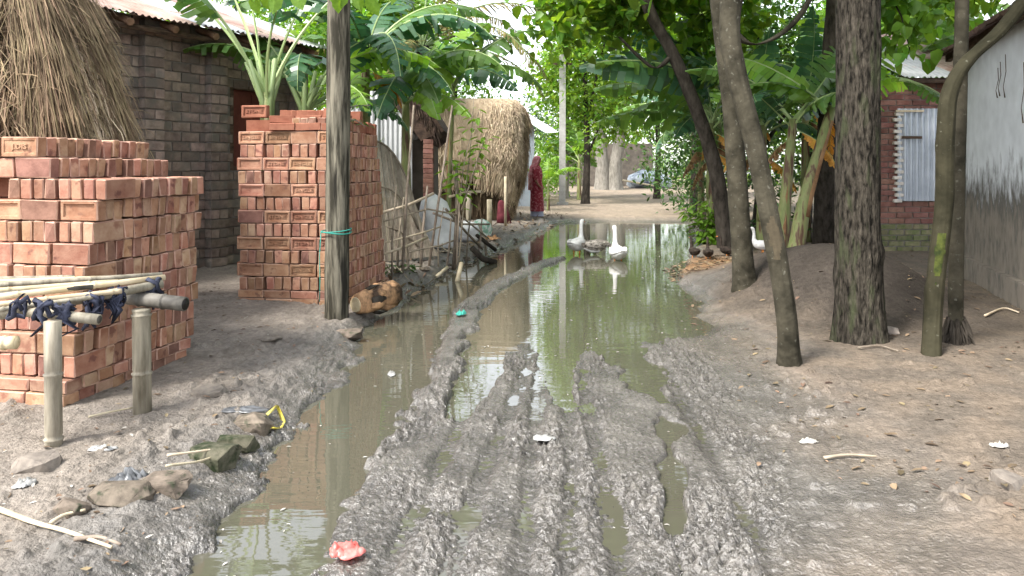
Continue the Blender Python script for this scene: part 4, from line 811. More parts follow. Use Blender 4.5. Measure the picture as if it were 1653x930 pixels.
def trunk(name, pts, r0, r1, m, parent, rings=40, n=22, ridge=.03, rf=7, flare=.5, fl=.35, seed=0, zf=1.2, off=(0, 0, 0), scar=None):
    P = smooth_path(pts, rings); L = sum((P[i + 1] - P[i]).length for i in range(rings - 1)); s = 0; V = []; kr_ = random.Random(seed * 7 + 1); knots = [(kr_.uniform(.1, 1) * L, kr_.uniform(0, 6.28), kr_.uniform(.06, .16), kr_.uniform(.04, .10)) for _ in range(max(2, rings // 7))]
    for i in range(rings):
        t = i / (rings - 1)
        if i: s += (P[i] - P[i - 1]).length
        r = r0 + (r1 - r0) * t; r *= 1 + flare * math.exp(-s / fl)
        a = np.arange(n) * 2 * np.pi / n; rr = r * (1 + ridge * pn(np.cos(a) * rf * .5 + seed, np.sin(a) * rf * .5 + s * zf, 1, seed) + ridge * .9 * pn(np.cos(a) * rf, np.sin(a) * rf + s * zf * 2, 1, seed + 1) + .10 * flare * np.sin(a * 5 + seed) * math.exp(-s / fl) * 2)
        for ks, ka, kh, kw in knots: rr = rr + r * kh * np.exp(-((s - ks) / kw) ** 2 - ((np.abs((a - ka + np.pi) % (2 * np.pi) - np.pi)) / .5) ** 2)
        for q, x in zip(a, rr): V.append((P[i].x + math.cos(q) * x - off[0], P[i].y + math.sin(q) * x - off[1], P[i].z - off[2]))
    i = np.arange(rings * n).reshape(rings, n); j = np.roll(i, -1, 1); Fq = np.stack([i[:-1], j[:-1], j[1:], i[1:]], -1).reshape(-1, 4)
    if scar:                                          # a ragged island of the trunk's own surface, a hair proud of it
        zc, hz_, ac, wa, sn, sm = scar; Va = np.array(V); ctr = np.repeat(np.array([[q.x - off[0], q.y - off[1], q.z - off[2]] for q in P]), n, 0); an = np.arctan2(Va[:, 1] - ctr[:, 1], Va[:, 0] - ctr[:, 0])
        dd = np.hypot((Va[:, 2] + off[2] - zc) / hz_, ((an - ac + np.pi) % (2 * np.pi) - np.pi) / wa) + .3 * pn(Va[:, 2], an * .1, 14, 3); keep = (dd[Fq] < 1).all(1); d3 = Va - ctr; V2 = Va + d3 / np.linalg.norm(d3, axis=1)[:, None] * .0015
        if keep.any():
            used = np.unique(Fq[keep]); mp_ = np.full(len(Va), -1); mp_[used] = np.arange(len(used)); sc = obj(sn, np_mesh(sn, V2[used], mp_[Fq[keep]], [sm], True), parent); sc['label'] = 'bare pale wood where bark is gone' if sn == 'bare_wood' else 'mossy hollow in the trunk'
    return obj(name, np_mesh(name, V, Fq, [m], True), parent)
def tpath(pxs, Y, dY=0): return [at(x, y, Y + dY * k) for k, (x, y) in enumerate(pxs)]

def banana_leaf_mesh(e0, droop, L=1.9, W=.34, seed=0, lam='banana_leaf', pet=.2, tear=.4, fold=25, rib='banana_rib'):
    rg = random.Random(seed); n = 20; mb = MB(); P = [Vector((0, 0, 0))]; D = []
    for i in range(n + 1):
        t = i / n; e = R(e0 - droop * t ** 1.25); d = Vector((math.cos(e), rg.gauss(0, .02), math.sin(e))).normalized(); D.append(d); P.append(P[-1] + d * (L / n))
    P = P[:-1]; mb.tube(P, [(.024 * (1 - .82 * i / n), .015 * (1 - .75 * i / n)) for i in range(n + 1)], 5, 1, flat=(0, 1, 0))
    for s in (-1, 1):
        ns = 17; t = pet; dt = (1 - pet) / ns
        for k in range(ns):
            t0 = t; t1 = t + dt; t = t1
            def pt(q): f = min(q, 1) * n; i = min(int(f), n - 1); return P[i] + (P[i + 1] - P[i]) * (f - i), D[i]
            g = rg.uniform(.12, .35) * dt if rg.random() < tear else 0
            a, da = pt(t0 + g * .1); b, db = pt(t1 - g * .2); prof = lambda q: W * (max(0, math.sin(math.pi * min(1, ((q - pet) / (1 - pet)) ** .62 * .97 + .03))) ** .62)
            w0, w1 = prof(t0 + dt * .05) * rg.uniform(.9, 1.03), prof(min(1, t1)) * rg.uniform(.9, 1.03)
            if g: w1 = w0 * .96
            ph = R(fold + rg.gauss(0, 10) + (rg.uniform(0, 35) if g else 0)) ; up = Vector((0, 1, 0)).cross(da) * -1
            nrm = da.cross(Vector((0, 1, 0))).normalized()
            if nrm.z < 0 and da.z < .95: nrm = nrm
            def outp(c, dd, w, f): 
                nn = dd.cross(Vector((0, 1, 0))).normalized(); v = Vector((0, s, 0)) * math.cos(ph * f) - nn * math.sin(ph * f) + dd * .22; return c + v * w
            am, bm_ = outp(a, da, w0 * .55, .6), outp(b, db, w1 * .55, .6); ao, bo = outp(a, da, w0, 1) + da * g * .3, outp(b, db, w1, 1) - db * g * 1.2
            mb.add([a, b, bm_, am, bo, ao], [(0, 1, 2, 3), (3, 2, 4, 5)] if s > 0 else [(3, 2, 1, 0), (5, 4, 2, 3)], 0)
    return mb.mesh('banana_leaf', [lam, rib])
_bl = {}
def bleaf(e0, droop, lam, seed, pet=.2, tear=.4):
    k = (round(e0 / 10), round(droop / 15), lam, seed % 3, pet, tear)
    if k not in _bl: _bl[k] = banana_leaf_mesh(round(e0 / 10) * 10, round(droop / 15) * 15, seed=seed % 3 + 7 * k[0], lam=lam, pet=pet, tear=tear)
    return _bl[k]
def banana(px, Y, h, label, seed, nleaf=7, lean=(0, 0), mats=('banana_leaf',), size=1.0, dead=2, r=.095, z=None, stemmat='banana_stem', leaves=None, group=None, pet=.2, stalk=False, az0=None):
    rg = random.Random(seed); x = (px - CX) / FPX * Y; z = hz(x, Y) if z is None else z
    root = thing('banana_plant', label, 'banana plant', (x, Y, z), 0, group); top = Vector((lean[0], lean[1], h))
    P = smooth_path([(0, 0, -.05), (lean[0] * .3, lean[1] * .3, h * .4), tuple(top)], 14); mb = MB(); mb.tube(P, [r * (1.12 - .55 * (i / 13)) * (1 + .04 * rg.uniform(-1, 1)) for i in range(14)], 12); mb.build('stem', stemmat, root, True)
    for k in range(3):                                # overlapping sheaths
        a = rg.uniform(0, 6.28); i0 = rg.randint(1, 6); u = Vector((math.cos(a), math.sin(a), 0)); mb = MB(); mb.tube([P[j] + u * (r * .42) for j in range(i0, min(14, i0 + 8))], [r * .62 * (1 - .07 * q) for q in range(min(14, i0 + 8) - i0)], 8); mb.build('sheath', 'banana_dead' if k == 0 else stemmat, root, True)
    if leaves is None:
        leaves = []; a0 = rg.uniform(0, 360) if az0 is None else az0
        for i in range(nleaf): t = i / max(1, nleaf - 1); leaves.append((a0 + i * 137.5 + rg.uniform(-15, 15), 84 - 52 * t + rg.uniform(-6, 6), 35 + 75 * t + rg.uniform(-15, 20), 1.0 - .15 * abs(t - .5)))
    for i, (az, e0, dr, s) in enumerate(leaves):
        me = bleaf(e0, dr, mats[i % len(mats)], seed + i, pet); o = bpy.data.objects.new('leaf', me); link(o, root); o.location = top - Vector((0, 0, .18 * (i / len(leaves)))); o.rotation_euler = (rg.gauss(0, .38), 0, R(az)); sc = s * size * rg.uniform(.9, 1.1); o.scale = (sc, sc, sc)
    for i in range(dead):
        o = bpy.data.objects.new('dead_leaf', bleaf(-20, 60, 'banana_dead' if i % 3 else 'banana_dead_orange', seed + i, pet=.15, tear=.8)); link(o, root); o.location = top - Vector((0, 0, .15 + .12 * i)); o.rotation_euler = (0, 0, rg.uniform(0, 6.28)); q = .5 * size * rg.uniform(.8, 1.1); o.scale = (q, q * .45, q)
    if stalk:                                         # pale thick leaf stalks fanning from the top
        for i, (az, e0, dr, s) in enumerate(leaves):
            u = Vector((math.cos(R(az)), math.sin(R(az)), 0)); mb = MB(); l = .5
            mb.tube([top - u * .0 + Vector((0, 0, -.45)) + u * .03, top + u * .05 + Vector((0, 0, -.1)), top + u * (l * math.cos(R(e0))) + Vector((0, 0, l * math.sin(R(e0)) * .9 - .05))], [(.045, .035), (.038, .03), (.024, .02)], 7); mb.build('leaf_stalk', 'banana_stalk', root, True)
    return root

# ------------------------------------------------------------------ trees on the right
GR = 'trees along the right bank'
def tree(name, label, pts, r0, r1, m, crown=None, limbs=(), ridge=.03, flare=.35, seed=0, rings=44, n=22, rf=7, fl=.3, leaf=('leaf_mid', .13, HEART), nl=2600, hang=.5, scar=None):
    b = Vector(pts[0]); root = thing(name, label, 'tree', b); trunk('trunk', pts, r0, r1, m, root, rings, n, ridge, rf, flare, fl, seed, off=b, scar=scar)
    for k, (lp, lr) in enumerate(limbs): trunk('limb', lp, lr, lr * .5, m, root, 16, 10, ridge, rf, 0, fl, seed + k, off=b)
    if crown:
        o = leaf_cloud('crown', nl, crown, leaf[1], leaf[0], seed + 50, leaf[2], root, hang=hang, clump=26, sig=1.7); o.location = -b
    return root
e = onto(1275, 587, .1); tb = tree('lichen_tree', 'slender crooked lichen-spotted tree with a bare patch, nearest the puddle', [e - Vector((0, 0, .1))] + tpath([(1270, 520), (1257, 430), (1238, 330), (1216, 225), (1188, 115), (1178, 45), (1186, -40), (1200, -160), (1190, -400)], 4.97), .064, .066, 'bark_lichen', [(1.6, 5.6, 6.2, 1.6, 1.6, 1.1), (2.3, 4.6, 5.6, 1.0, 1.0, .7)], ridge=.06, flare=.60, seed=2, fl=.13, rings=170, n=44, scar=(.93, .15, -1.75, .75, 'bare_wood', 'bark_bare'))
e = onto(1203, 441, .2); tree('lichen_tree', 'straight greenish lichen-spotted tree behind the crooked one, by the litter patch', [e - Vector((0, 0, .1))] + tpath([(1196, 380), (1188, 260), (1180, 160), (1168, 60), (1160, -20), (1150, -160), (1140, -330)], e.y), .098, .092, 'bark_lichen', [(2.2, 9.2, 5.4, 1.7, 1.6, 1.2), (3.6, 9.6, 4.7, 1.2, 1.2, .9), (1.6, 8.8, 4.2, .7, .8, .5)], seed=4, flare=.45, fl=.2, limbs=[(tpath([(1172, 40), (1212, 72), (1262, 54), (1300, 12), (1325, -50)], e.y), .055)], leaf=('leaf_mid', .15, HEART), nl=4200)
e = onto(1388, 547, .1); tree('rough_bark_tree', 'thick upright tree with deeply furrowed bark and mossy foot', [e - Vector((0, 0, .12))] + tpath([(1386, 440), (1384, 300), (1385, 150), (1385, 0), (1388, -150), (1380, -500)], e.y), .158, .148, 'bark_rough', [(2.9, 6.2, 7.0, 2.2, 2.2, 1.4), (1.8, 6.8, 6.4, 1.3, 1.2, .9), (3.0, 3.6, 6.6, 1.8, 1.6, .9)], nl=6500, leaf=('leaf_mid', .17, HEART), ridge=.075, rf=15, flare=.42, seed=6, rings=90, n=54, fl=.28)  # crown is out of view, enlarged to shade the ground on the right
e = onto(1502, 574, .1); te = tree('olive_tree_trunk', 'smooth olive-green tree leaning right over the plastered house, with mossy hollow', [e - Vector((0, 0, .1))] + tpath([(1506, 510), (1512, 440), (1524, 330), (1526, 220), (1533, 150), (1560, 100), (1610, 55), (1650, 5), (1690, -60), (1720, -220)], 5.2), .059, .054, 'bark_olive', [(4.2, 5.6, 5.4, 1.5, 1.6, .9), (4.0, 5.2, 3.6, .5, .5, .25)], ridge=.06, flare=.35, seed=8, fl=.1, rings=170, n=44, scar=(.80, .20, -2.0, .62, 'mossy_hollow', 'moss_bright'), leaf=('leaf_bright', .12, HEART), nl=1500)
te.name = 'leaning_tree'
e = onto(1543, 552, .1); tf = thing('palm_tree', 'thin straight grey palm with root collar beside the leaning tree', 'tree', e)
trunk('trunk', [e - Vector((0, 0, .1))] + tpath([(1543, 470), (1546, 300), (1550, 120), (1553, -20), (1552, -400), (1552, -700)], e.y), .052, .044, 'bark_lichen', tf, 60, 14, .03, 5, 0, .3, 3, off=e)
mb = MB(); rg = random.Random(3)
for k in range(60):
    a = rg.uniform(0, 6.28); r_ = rg.uniform(.05, .075); zz = rg.uniform(.05, .19); mb.tube([(math.cos(a) * .05, math.sin(a) * .05, zz), (math.cos(a) * r_ * 1.3, math.sin(a) * r_ * 1.3, zz * .5), (math.cos(a) * rg.uniform(.08, .14), math.sin(a) * rg.uniform(.08, .14), -.03)], [.010, .009, .006], 5)
mb.build('root_collar', 'bark_dark', tf)
e = onto(1330, 402, .12); tree('dark_tree', 'grey tree half hidden behind the thick furrowed one', [e - Vector((0, 0, .1))] + tpath([(1332, 320), (1338, 180), (1344, 80), (1350, -30), (1340, -200)], 11.6), .165, .14, 'bark_dark', [(5.0, 11.9, 5.6, 1.9, 1.7, 1.3), (6.2, 11, 5.0, 1.3, 1.2, .9)], seed=9, leaf=('leaf_mid', .16, HEART), nl=2600).name = 'grey_tree'
tree('leaning_dark_tree', 'dark tree leaning left over the far pool through banana leaves', tpath([(1172, 400), (1160, 300), (1146, 240), (1118, 160), (1085, 85), (1052, 25), (1030, -40), (990, -150)], 11.6), .125, .09, 'bark_dark', [(1.5, 12.2, 4.45, 1.25, 1.3, 1.0), (2.6, 12.5, 4.8, 1.4, 1.2, .9), (.95, 12.0, 3.75, .55, .6, .45), (1.2, 13.5, 5.6, 1.3, 1.3, .8), (3.4, 13.2, 3.9, 1.1, .8, .9)], seed=11, limbs=[(tpath([(1085, 90), (1060, 110), (1035, 95), (1000, 60)], 11.6), .06)], leaf=('leaf_mid', .165, HEART), nl=5200, flare=.1)
# leafy branch hanging in front of the red brick house
br = thing('creeper_branch', 'bright heart-leaved creeper hanging above the red brick house', 'creeper', at(1455, 40, 8.6)); o = leaf_cloud('foliage', 320, [(0, 0, .1, .42, .35, .55), (-.25, .1, .5, .4, .3, .3), (.1, .1, -.15, .15, .2, .2)], .14, 'leaf_bright', 71, HEART, br, clump=12, sig=.9, hang=1.0)
MB().tube([(-.6, .3, 1.0), (-.2, .1, .6), (0, 0, .1), (.1, 0, -.3)], [.02, .015, .01, .006], 6).build('stem', 'bark_olive', br, True)
br = thing('creeper_branch', 'dark green leaf spray beside the furrowed tree above the tin roof', 'creeper', at(1530, 20, 9.6)); leaf_cloud('foliage', 420, [(0, 0, .25, .8, .4, .35), (-.7, 0, .5, .5, .4, .4)], .15, 'leaf_mid', 72, HEART, br, clump=14, sig=1.0, hang=.8); MB().tube([(.8, .3, .9), (.2, .1, .5), (-.4, 0, .3)], [.025, .018, .008], 6).build('stem', 'bark_olive', br, True)

# ------------------------------------------------------------------ banana plants
BL, BD_, BLM = 'banana_leaf', 'banana_leaf_dark', 'banana_leaf_lime'
banana(431, 8.5, 2.1, 'pale-stalked banana plant rising between brick house and tall brick stack', 1, leaves=[(185, 62, 35, 1.1), (150, 72, 30, 1.15), (100, 80, 30, 1.2), (60, 78, 35, 1.2), (20, 68, 45, 1.15), (-30, 74, 50, 1.1), (215, 66, 45, 1.15)], mats=(BL, BD_), dead=1, r=.085, stalk=True, pet=.5)
banana(493, 9.3, 2.1, 'banana plant behind the stamped brick stack with a leaf hanging down', 2, leaves=[(-80, 75, 190, .85), (200, 60, 90, .9), (10, 55, 100, 1.0), (60, 70, 70, 1.0), (130, 70, 60, 1.0), (-40, 45, 110, .8), (30, 30, 90, .75)], mats=(BD_, BL, BLM), dead=1, r=.09, stalk=True, pet=.26)
banana(590, 10.2, 2.75, 'banana plant with torn dark leaves arching over the tin screen', 3, leaves=[(-10, 50, 110, 1.05), (-60, 45, 130, .95), (25, 62, 95, 1.1), (-100, 55, 125, .9), (70, 70, 70, 1.0), (170, 50, 95, 1.0), (-25, 20, 85, .8), (200, 70, 60, 1.0)], mats=(BD_, BD_, BL), dead=1)
banana(655, 11.2, 2.3, 'banana plant whose big leaves droop in front of the thatched shed', 4, leaves=[(-20, 55, 120, 1.0), (-70, 42, 140, .95), (-115, 35, 115, .95), (15, 66, 80, 1.1), (190, 55, 110, 1.0), (-45, 15, 75, .85), (80, 75, 50, 1.0), (-92, 35, 120, 1.05), (-65, 58, 150, 1.0), (-125, 55, 130, 1.0)], mats=(BL, BLM, BLM, BD_), dead=0)
banana(722, 11.9, 2.6, 'thin banana plant leaning right before the pale straw rick', 5, lean=(.1, 0), leaves=[(0, 45, 105, .9), (-45, 40, 125, .8), (30, 66, 80, 1.0), (160, 66, 70, .9), (-100, 60, 110, .8)], mats=(BL, BD_), dead=0, r=.05)
banana(1148, 13.2, 2.1, 'banana plant with brown dead-leaf skirt beside the leafy bush', 6, 8, dead=5, mats=(BD_, BL), az0=190)
banana(1160, 14.6, 2.2, 'banana plant arching its pale leaves low over the far pool', 7, leaves=[(182, 40, 55, 1.5), (205, 50, 75, 1.4), (170, 58, 62, 1.5), (192, 22, 45, 1.35), (-95, 45, 110, 1.0), (-130, 30, 95, 1.0), (30, 66, 60, 1.0), (90, 78, 40, 1.0)], mats=(BL, BLM, BD_), dead=3)
banana(1185, 12.6, 2.5, 'banana plant holding long leaves over the dark leaning tree', 8, leaves=[(178, 44, 60, 1.45), (198, 30, 50, 1.35), (168, 66, 70, 1.4), (-110, 50, 100, 1.0), (-60, 55, 110, .9), (60, 70, 60, 1.0)], mats=(BD_, BL), dead=2)
banana(1262, 10.6, 2.0, 'upright yellow-green banana stem between the lichen trees', 9, leaves=[(100, 80, 30, 1.1), (60, 74, 50, 1.0), (170, 60, 80, .9), (0, 62, 80, .9), (-60, 50, 110, .8), (-120, 55, 100, .8)], mats=(BL, BD_), dead=2, lean=(.2, .1), r=.10)
banana(1281, 10.2, 2.15, 'banana plant with mossy stem leaning strongly right behind the lichen trees', 10, leaves=[(10, 62, 60, .9), (60, 70, 60, 1.0), (110, 68, 60, 1.0), (170, 50, 90, .85), (-60, 55, 100, .8)], mats=(BLM, BL), dead=1, lean=(.62, .2), r=.11)
banana(1230, 12.0, 2.0, 'banana plant in the dark thicket right of the litter patch', 11, 7, mats=(BD_, BL), dead=4)
banana(1132, 17.5, 2.3, 'banana plant at the right bank of the far pool with hanging leaves', 12, leaves=[(180, 40, 80, 1.1), (-120, 45, 120, 1.1), (-80, 40, 130, 1.0), (150, 62, 70, 1.1), (220, 30, 100, 1.0), (40, 60, 70, 1.0)], mats=(BL, BD_), dead=2)
banana(1118, 22.0, 2.3, 'far banana plant hanging leaves in front of the tarpaulin heap', 13, 8, mats=(BL, BD_), dead=2)
banana(885, 22.5, .85, 'small bright banana sucker growing behind the woman in red', 14, leaves=[(-20, 60, 90, .6), (200, 62, 80, .55), (-80, 66, 90, .55), (90, 75, 50, .6)], mats=(BLM,), dead=0, r=.05)
banana(935, 29.0, 1.6, 'bright banana plant behind the concrete pole', 15, 7, mats=(BLM, BL), dead=1)
banana(1300, 13.0, 2.4, 'banana plant behind the grey tree in deep shade', 16, 7, mats=(BD_,), dead=2)
banana(1455, 12.8, 3.1, 'banana plant lifting broad leaves over the corrugated roof', 17, leaves=[(0, 60, 80, 1.1), (180, 60, 80, 1.0), (-70, 62, 120, 1.0), (30, 70, 60, 1.0), (-30, 50, 100, 1.0)], mats=(BL, BLM), dead=0)
o = obj('banana_leaf', banana_leaf_mesh(10, 65, L=1.15, W=.17, seed=5, lam=BL, pet=.05, tear=.9)); o.location = at(1452, 128, 9.2); o.rotation_euler = (0, R(25), R(-12)); tag(o, 'single tattered banana leaf drooping before the corrugated door', 'leaf')

# ------------------------------------------------------------------ date palm with sagging brown fronds
def frond_mesh(e0, droop, L, seed, m='frond_brown', nl=46, ll=.34):
    rg = random.Random(seed); mb = MB(); n = 18; P = [Vector((0, 0, 0))]
    for i in range(n): e = R(e0 - droop * (i / n) ** 1.2); P.append(P[-1] + Vector((math.cos(e), 0, math.sin(e))) * (L / n))
    mb.tube(P, [.020 * (1 - .85 * i / n) + .003 for i in range(n + 1)], 5, 1)
    for k in range(nl):
        t = .16 + .84 * k / nl; i = min(int(t * n), n - 1); c = P[i] + (P[i + 1] - P[i]) * (t * n - i); d = (P[i + 1] - P[i]).normalized()
        for s in (-1, 1):
            v = (Vector((0, s, 0)) * rg.uniform(.55, .9) + d * .6 + Vector((0, 0, rg.uniform(-.75, .1)))).normalized(); l = ll * (1 - .55 * abs(t - .45)) * rg.uniform(.8, 1.1); w = d * .017
            mb.add([c - w, c + w, c + v * l * .6 + w * .9, c + v * l * .6 - w * .9, c + v * l + Vector((0, 0, -.05 * l))], [(0, 1, 2, 3), (3, 2, 4)])
    return mb.mesh('frond', [m, 'palm_stalk'])
dp = gp(676, 392, .1); dp = Vector(((676 - CX) / FPX * 12.9, 12.9, .1)); dt = thing('date_palm', 'date palm with black stubbly trunk and sagging brownish fronds', 'palm tree', dp)
trunk('trunk', [(0, 0, -.1), (-.05, 0, 1.2), (-.02, 0, 2.2), (.06, 0, 3.4)], .13, .12, 'palm_black', dt, 50, 16, .12, 9, .1, .2, 5, 4)
mb = MB(); rg = random.Random(5)
for k in range(150):
    a = k * 2.399; z = .1 + k * .0215; c = Vector((math.cos(a) * .115, math.sin(a) * .115, z)); u = Vector((math.cos(a), math.sin(a), .9)); MB.tube(mb, [c - u * .03, c + u * .05, c + u * .10], [(.05, .022), (.04, .018), (.018, .010)], 5, flat=(math.cos(a), math.sin(a), 0))
mb.build('frond_stubs', 'palm_black', dt, kind='stuff')
FR = [frond_mesh(50, 95, 2.7, 1), frond_mesh(30, 95, 2.6, 2), frond_mesh(70, 85, 2.8, 3, 'leaf_mid'), frond_mesh(10, 70, 2.4, 4)]
for i, (az, k) in enumerate(((-8, 0), (15, 1), (-35, 1), (40, 0), (-5, 2), (90, 2), (140, 2), (200, 2), (-95, 3), (-60, 0), (170, 1), (250, 2), (5, 3))):
    o = bpy.data.objects.new('frond', FR[k]); link(o, dt); o.location = (.06, 0, 3.35); o.rotation_euler = (0, 0, R(az))

# ------------------------------------------------------------------ trees and shrubs behind
BG = [  # px, Y, crown blobs (dx, dz, rx, rz), leaf material, size, count, trunk material, label
 (600, 17, [(0, 4.6, 1.6, 1.5), (.9, 3.4, 1.0, .9), (-.9, 3.5, 1.0, 1.0)], 'leaf_bright', .14, 6500, 'bark_dark', 'bright broadleaf tree behind the torn banana leaves on the left'),
 (735, 24, [(0, 4.2, 1.5, 1.2), (-1.3, 5.2, 1.6, 1.5), (-2.2, 3.6, 1.2, 1.3)], 'leaf_bright', .16, 6500, 'bark_dark', 'bright leafy tree rising behind the pale straw rick'),
 (805, 34, [(0, 3.4, 2.4, 1.2), (1.7, 3.0, 1.6, 1.2), (-2.2, 3.4, 1.6, 1.2)], 'leaf_haze', .20, 3400, 'bark_pale', 'hazy blue-green tree low against the sky gap'),
 (912, 30, [(0, 4.6, 1.3, 1.9), (.7, 6.6, 1.4, 1.6), (.3, 2.6, 1.1, 1.0)], 'leaf_mid', .18, 3600, 'bark_pale', 'tall green tree right of the sky gap behind the concrete pole'),
 (945, 26, [(0, 5.2, 1.8, 2.0), (.6, 3.0, 1.5, 1.1), (1.2, 7.2, 2.0, 1.6)], 'leaf_mid', .19, 6500, 'bark_dark', 'dense green tree over the far verge left of the twin trunk'),
 (1060, 30, [(0, 5.2, 2.2, 2.0), (1.6, 4.0, 1.8, 1.4), (-1.3, 4.4, 1.4, 1.2), (.4, 7.8, 2.4, 1.6)], 'leaf_mid', .20, 6500, 'bark_dark', 'broad green tree above the tarpaulin heap'),
 (1120, 20, [(0, 4.8, 1.6, 1.5), (1.2, 3.6, 1.4, 1.1)], 'leaf_mid', .15, 3600, 'bark_dark', 'green tree behind the banana plants right of the pool'),
 (1225, 15.5, [(0, 4.2, 1.4, 1.3), (1.1, 3.2, 1.1, 1.0), (-.9, 3.0, .9, .8)], 'leaf_dark', .14, 3600, 'bark_dark', 'dark-leaved tree behind the two lichen trees'),
 (1300, 17, [(0, 3.8, 1.7, 1.5), (1.4, 4.6, 1.5, 1.4), (.5, 2.0, 1.6, 1.0)], 'leaf_bright', .14, 4200, 'bark_dark', 'light green tree glimpsed between grey and lichen trees'),
 (1405, 18, [(0, 4.6, 1.6, 1.5), (1.2, 5.4, 1.6, 1.3)], 'leaf_mid', .15, 3000, 'bark_dark', 'green tree standing behind the corrugated roof'),
]
for i, (px, Y, bl, m, sz, n, tm, lab) in enumerate(BG):
    x = (px - CX) / FPX * Y; t = thing('broadleaf_tree', lab, 'tree', (x, Y, .1)); top = bl[0][1]
    trunk('trunk', [(0, 0, -.1), (.06, 0, top * .4), (-.05, .05, top)], .14, .07, tm, t, 14, 10, .05, 5, .3, .3, i)
    for (dx, dz, rx, rz) in bl[1:]: trunk('limb', [(0, 0, min(top, dz) * .5), (dx * .5, 0, dz * .75), (dx, 0, dz)], .06, .025, tm, t, 8, 7, .03, 5, 0, .3, i)
    leaf_cloud('crown', n, [(dx, 0, dz, rx, rx * .9, rz) for dx, dz, rx, rz in bl], sz, m, 100 + i, OVAL if i % 3 else HEART, t, clump=22, sig=1.6)
# twin pale trunk at the end of the lane
q = at(982, 306, 41); tt = thing('twin_trunk_tree', 'pale tree with two joined trunks at the end of the lane', 'tree', (q.x, q.y, .15))
for dx, l in ((-.34, -.1), (.34, .25)): trunk('trunk', [(dx, 0, -.2), (dx * .9 + l * .2, 0, 1.2), (dx + l, 0, 2.6), (dx + l * 2, 0, 5)], .40, .30, 'bark_pale', tt, 26, 20, .06, 5, .45, .5, 3)
leaf_cloud('crown', 3800, [(0, 0, 5.4, 2.6, 2, 1.8), (1.8, 0, 3.9, 1.5, 1.4, 1.0), (-2.0, 0, 4.0, 1.4, 1.4, 1.0)], .22, 'leaf_mid', 140, OVAL, tt, clump=22, sig=1.6)
# the wood that closes the view
WB = []
rg = random.Random(21)
for px in range(-150, 1700, 55):
    Y = rg.uniform(46, 60); top = 9.0 + rg.uniform(-1, 2) if (px < 700 or px > 890) else 5.0
    x = (px - CX) / FPX * Y
    if px < 480 : Y = rg.uniform(30, 40); x = (px - CX) / FPX * Y
    z = .6
    while z < top: WB.append((x + rg.gauss(0, .6), Y + rg.gauss(0, 1), z, 1.9, 1.6, 1.2)); z += 1.6
leaf_cloud('background_wood', 70000, WB, .27, 'leaf_mid', 150, OVAL, None, clump=20, sig=1.9, kind='stuff')
leaf_cloud('right_thicket', 15000, [(6.0, 13.5, .7, 1.6, 1.2, .9), (4.6, 14.5, .8, 1.3, 1.0, 1.0), (6.8, 14.5, 2.0, 1.6, 1.0, 1.4), (5.4, 16, 2.2, 1.8, 1.0, 1.5), (4.2, 17, 1.5, 1.2, 1.2, 1.2), (4.9, 21, 1.6, 1.2, 2.5, 1.5), (7.6, 22, 3.0, 2.4, 2, 2.6), (9.5, 17, 3.0, 2.4, 2, 2.6)], .13, 'leaf_dark', 151, OVAL, None, clump=20, sig=1.7, kind='stuff')
leaf_cloud('left_thicket', 17000, [(-3.2, 15.5, 1.2, 1.1, 1.0, 1.1), (-4.6, 15, 2.4, 1.3, 1.0, 1.4), (-5.2, 18, 3.6, 1.6, 1.0, 1.6), (-3.4, 17, 3.4, 1.3, .9, 1.4), (-3.0, 20, 5.4, 1.8, 1.0, 1.6), (-6.0, 21, 6.0, 2.4, 1.0, 2.4), (-2.4, 12.6, 1.0, .5, .6, .8), (1.0, 28.5, 1.0, 1.0, 1.5, 1.0), (1.8, 31, 1.6, 1.5, 1.5, 1.4)], .12, 'leaf_bright', 152, OVAL, None, clump=20, sig=1.7, kind='stuff')

# ------------------------------------------------------------------ small plants
def leaf_mesh(tpl, m): me = MB().add([tuple(v) for v in tpl[0]], [tuple(f) for f in tpl[1]]).mesh('leaf', m); return me
LM = {m: leaf_mesh(OVAL, m) for m in ('leaf_bright', 'leaf_mid', 'leaf_dark')}
def sapling(name, label, stems, size, m, seed, per=14, cat='sapling', lo=.35):
    rg = random.Random(seed); b = Vector(stems[0][0]); root = thing(name, label, cat, b)
    for pts in stems:
        P = smooth_path(pts, 14); MB().tube([p - b for p in P], [.011 * (1 - .6 * i / 13) for i in range(14)], 6).build('stem', 'stick', root, True)
        for k in range(per):
            t = lo + (1 - lo) * k / per + rg.uniform(0, .04); c = P[min(13, int(t * 13))] - b; a = k * 2.4 + rg.uniform(-.4, .4)
            o = bpy.data.objects.new('leaf', LM[m]); link(o, root); o.location = c + Vector((math.cos(a), math.sin(a), .1)) * size * rg.uniform(.1, .7); o.rotation_euler = (rg.uniform(-.7, .1), rg.uniform(-.4, .4), a - math.pi / 2); s = size * rg.uniform(.7, 1.2); o.scale = (s, s, s)
    return root
sapling('sapling', 'bright leafy sapling on thin stems at the stick fence', [tpath([(737, 430), (742, 330), (752, 250), (775, 175)], 9.7), tpath([(740, 430), (750, 320), (760, 230), (765, 160)], 9.8), tpath([(744, 360), (735, 300), (728, 255)], 9.7), tpath([(745, 340), (770, 260), (785, 215)], 9.7)], .14, 'leaf_bright', 3, 24)
sapling('leafy_bush', 'bright green leafy bush at the right edge of the far pool', [[(at(1150, 400, 12.6)), at(1140 + dx, 365, 12.8), at(1140 + dx * 2, 318 + abs(dx), 12.7)] for dx in (-18, -12, -6, 0, 6, 12, 18, 3)], .17, 'leaf_bright', 4, 26, 'bush', .15)
sapling('weed_patch', 'dark green weed clump at the foot of the bamboo mat', [[(at(642, 455, 8.9)), at(640 + dx, 440, 8.8), at(640 + dx * 2.2, 425, 8.75)] for dx in (-8, -3, 3, 8, 12)], .12, 'leaf_dark', 5, 11, 'weeds', .1)
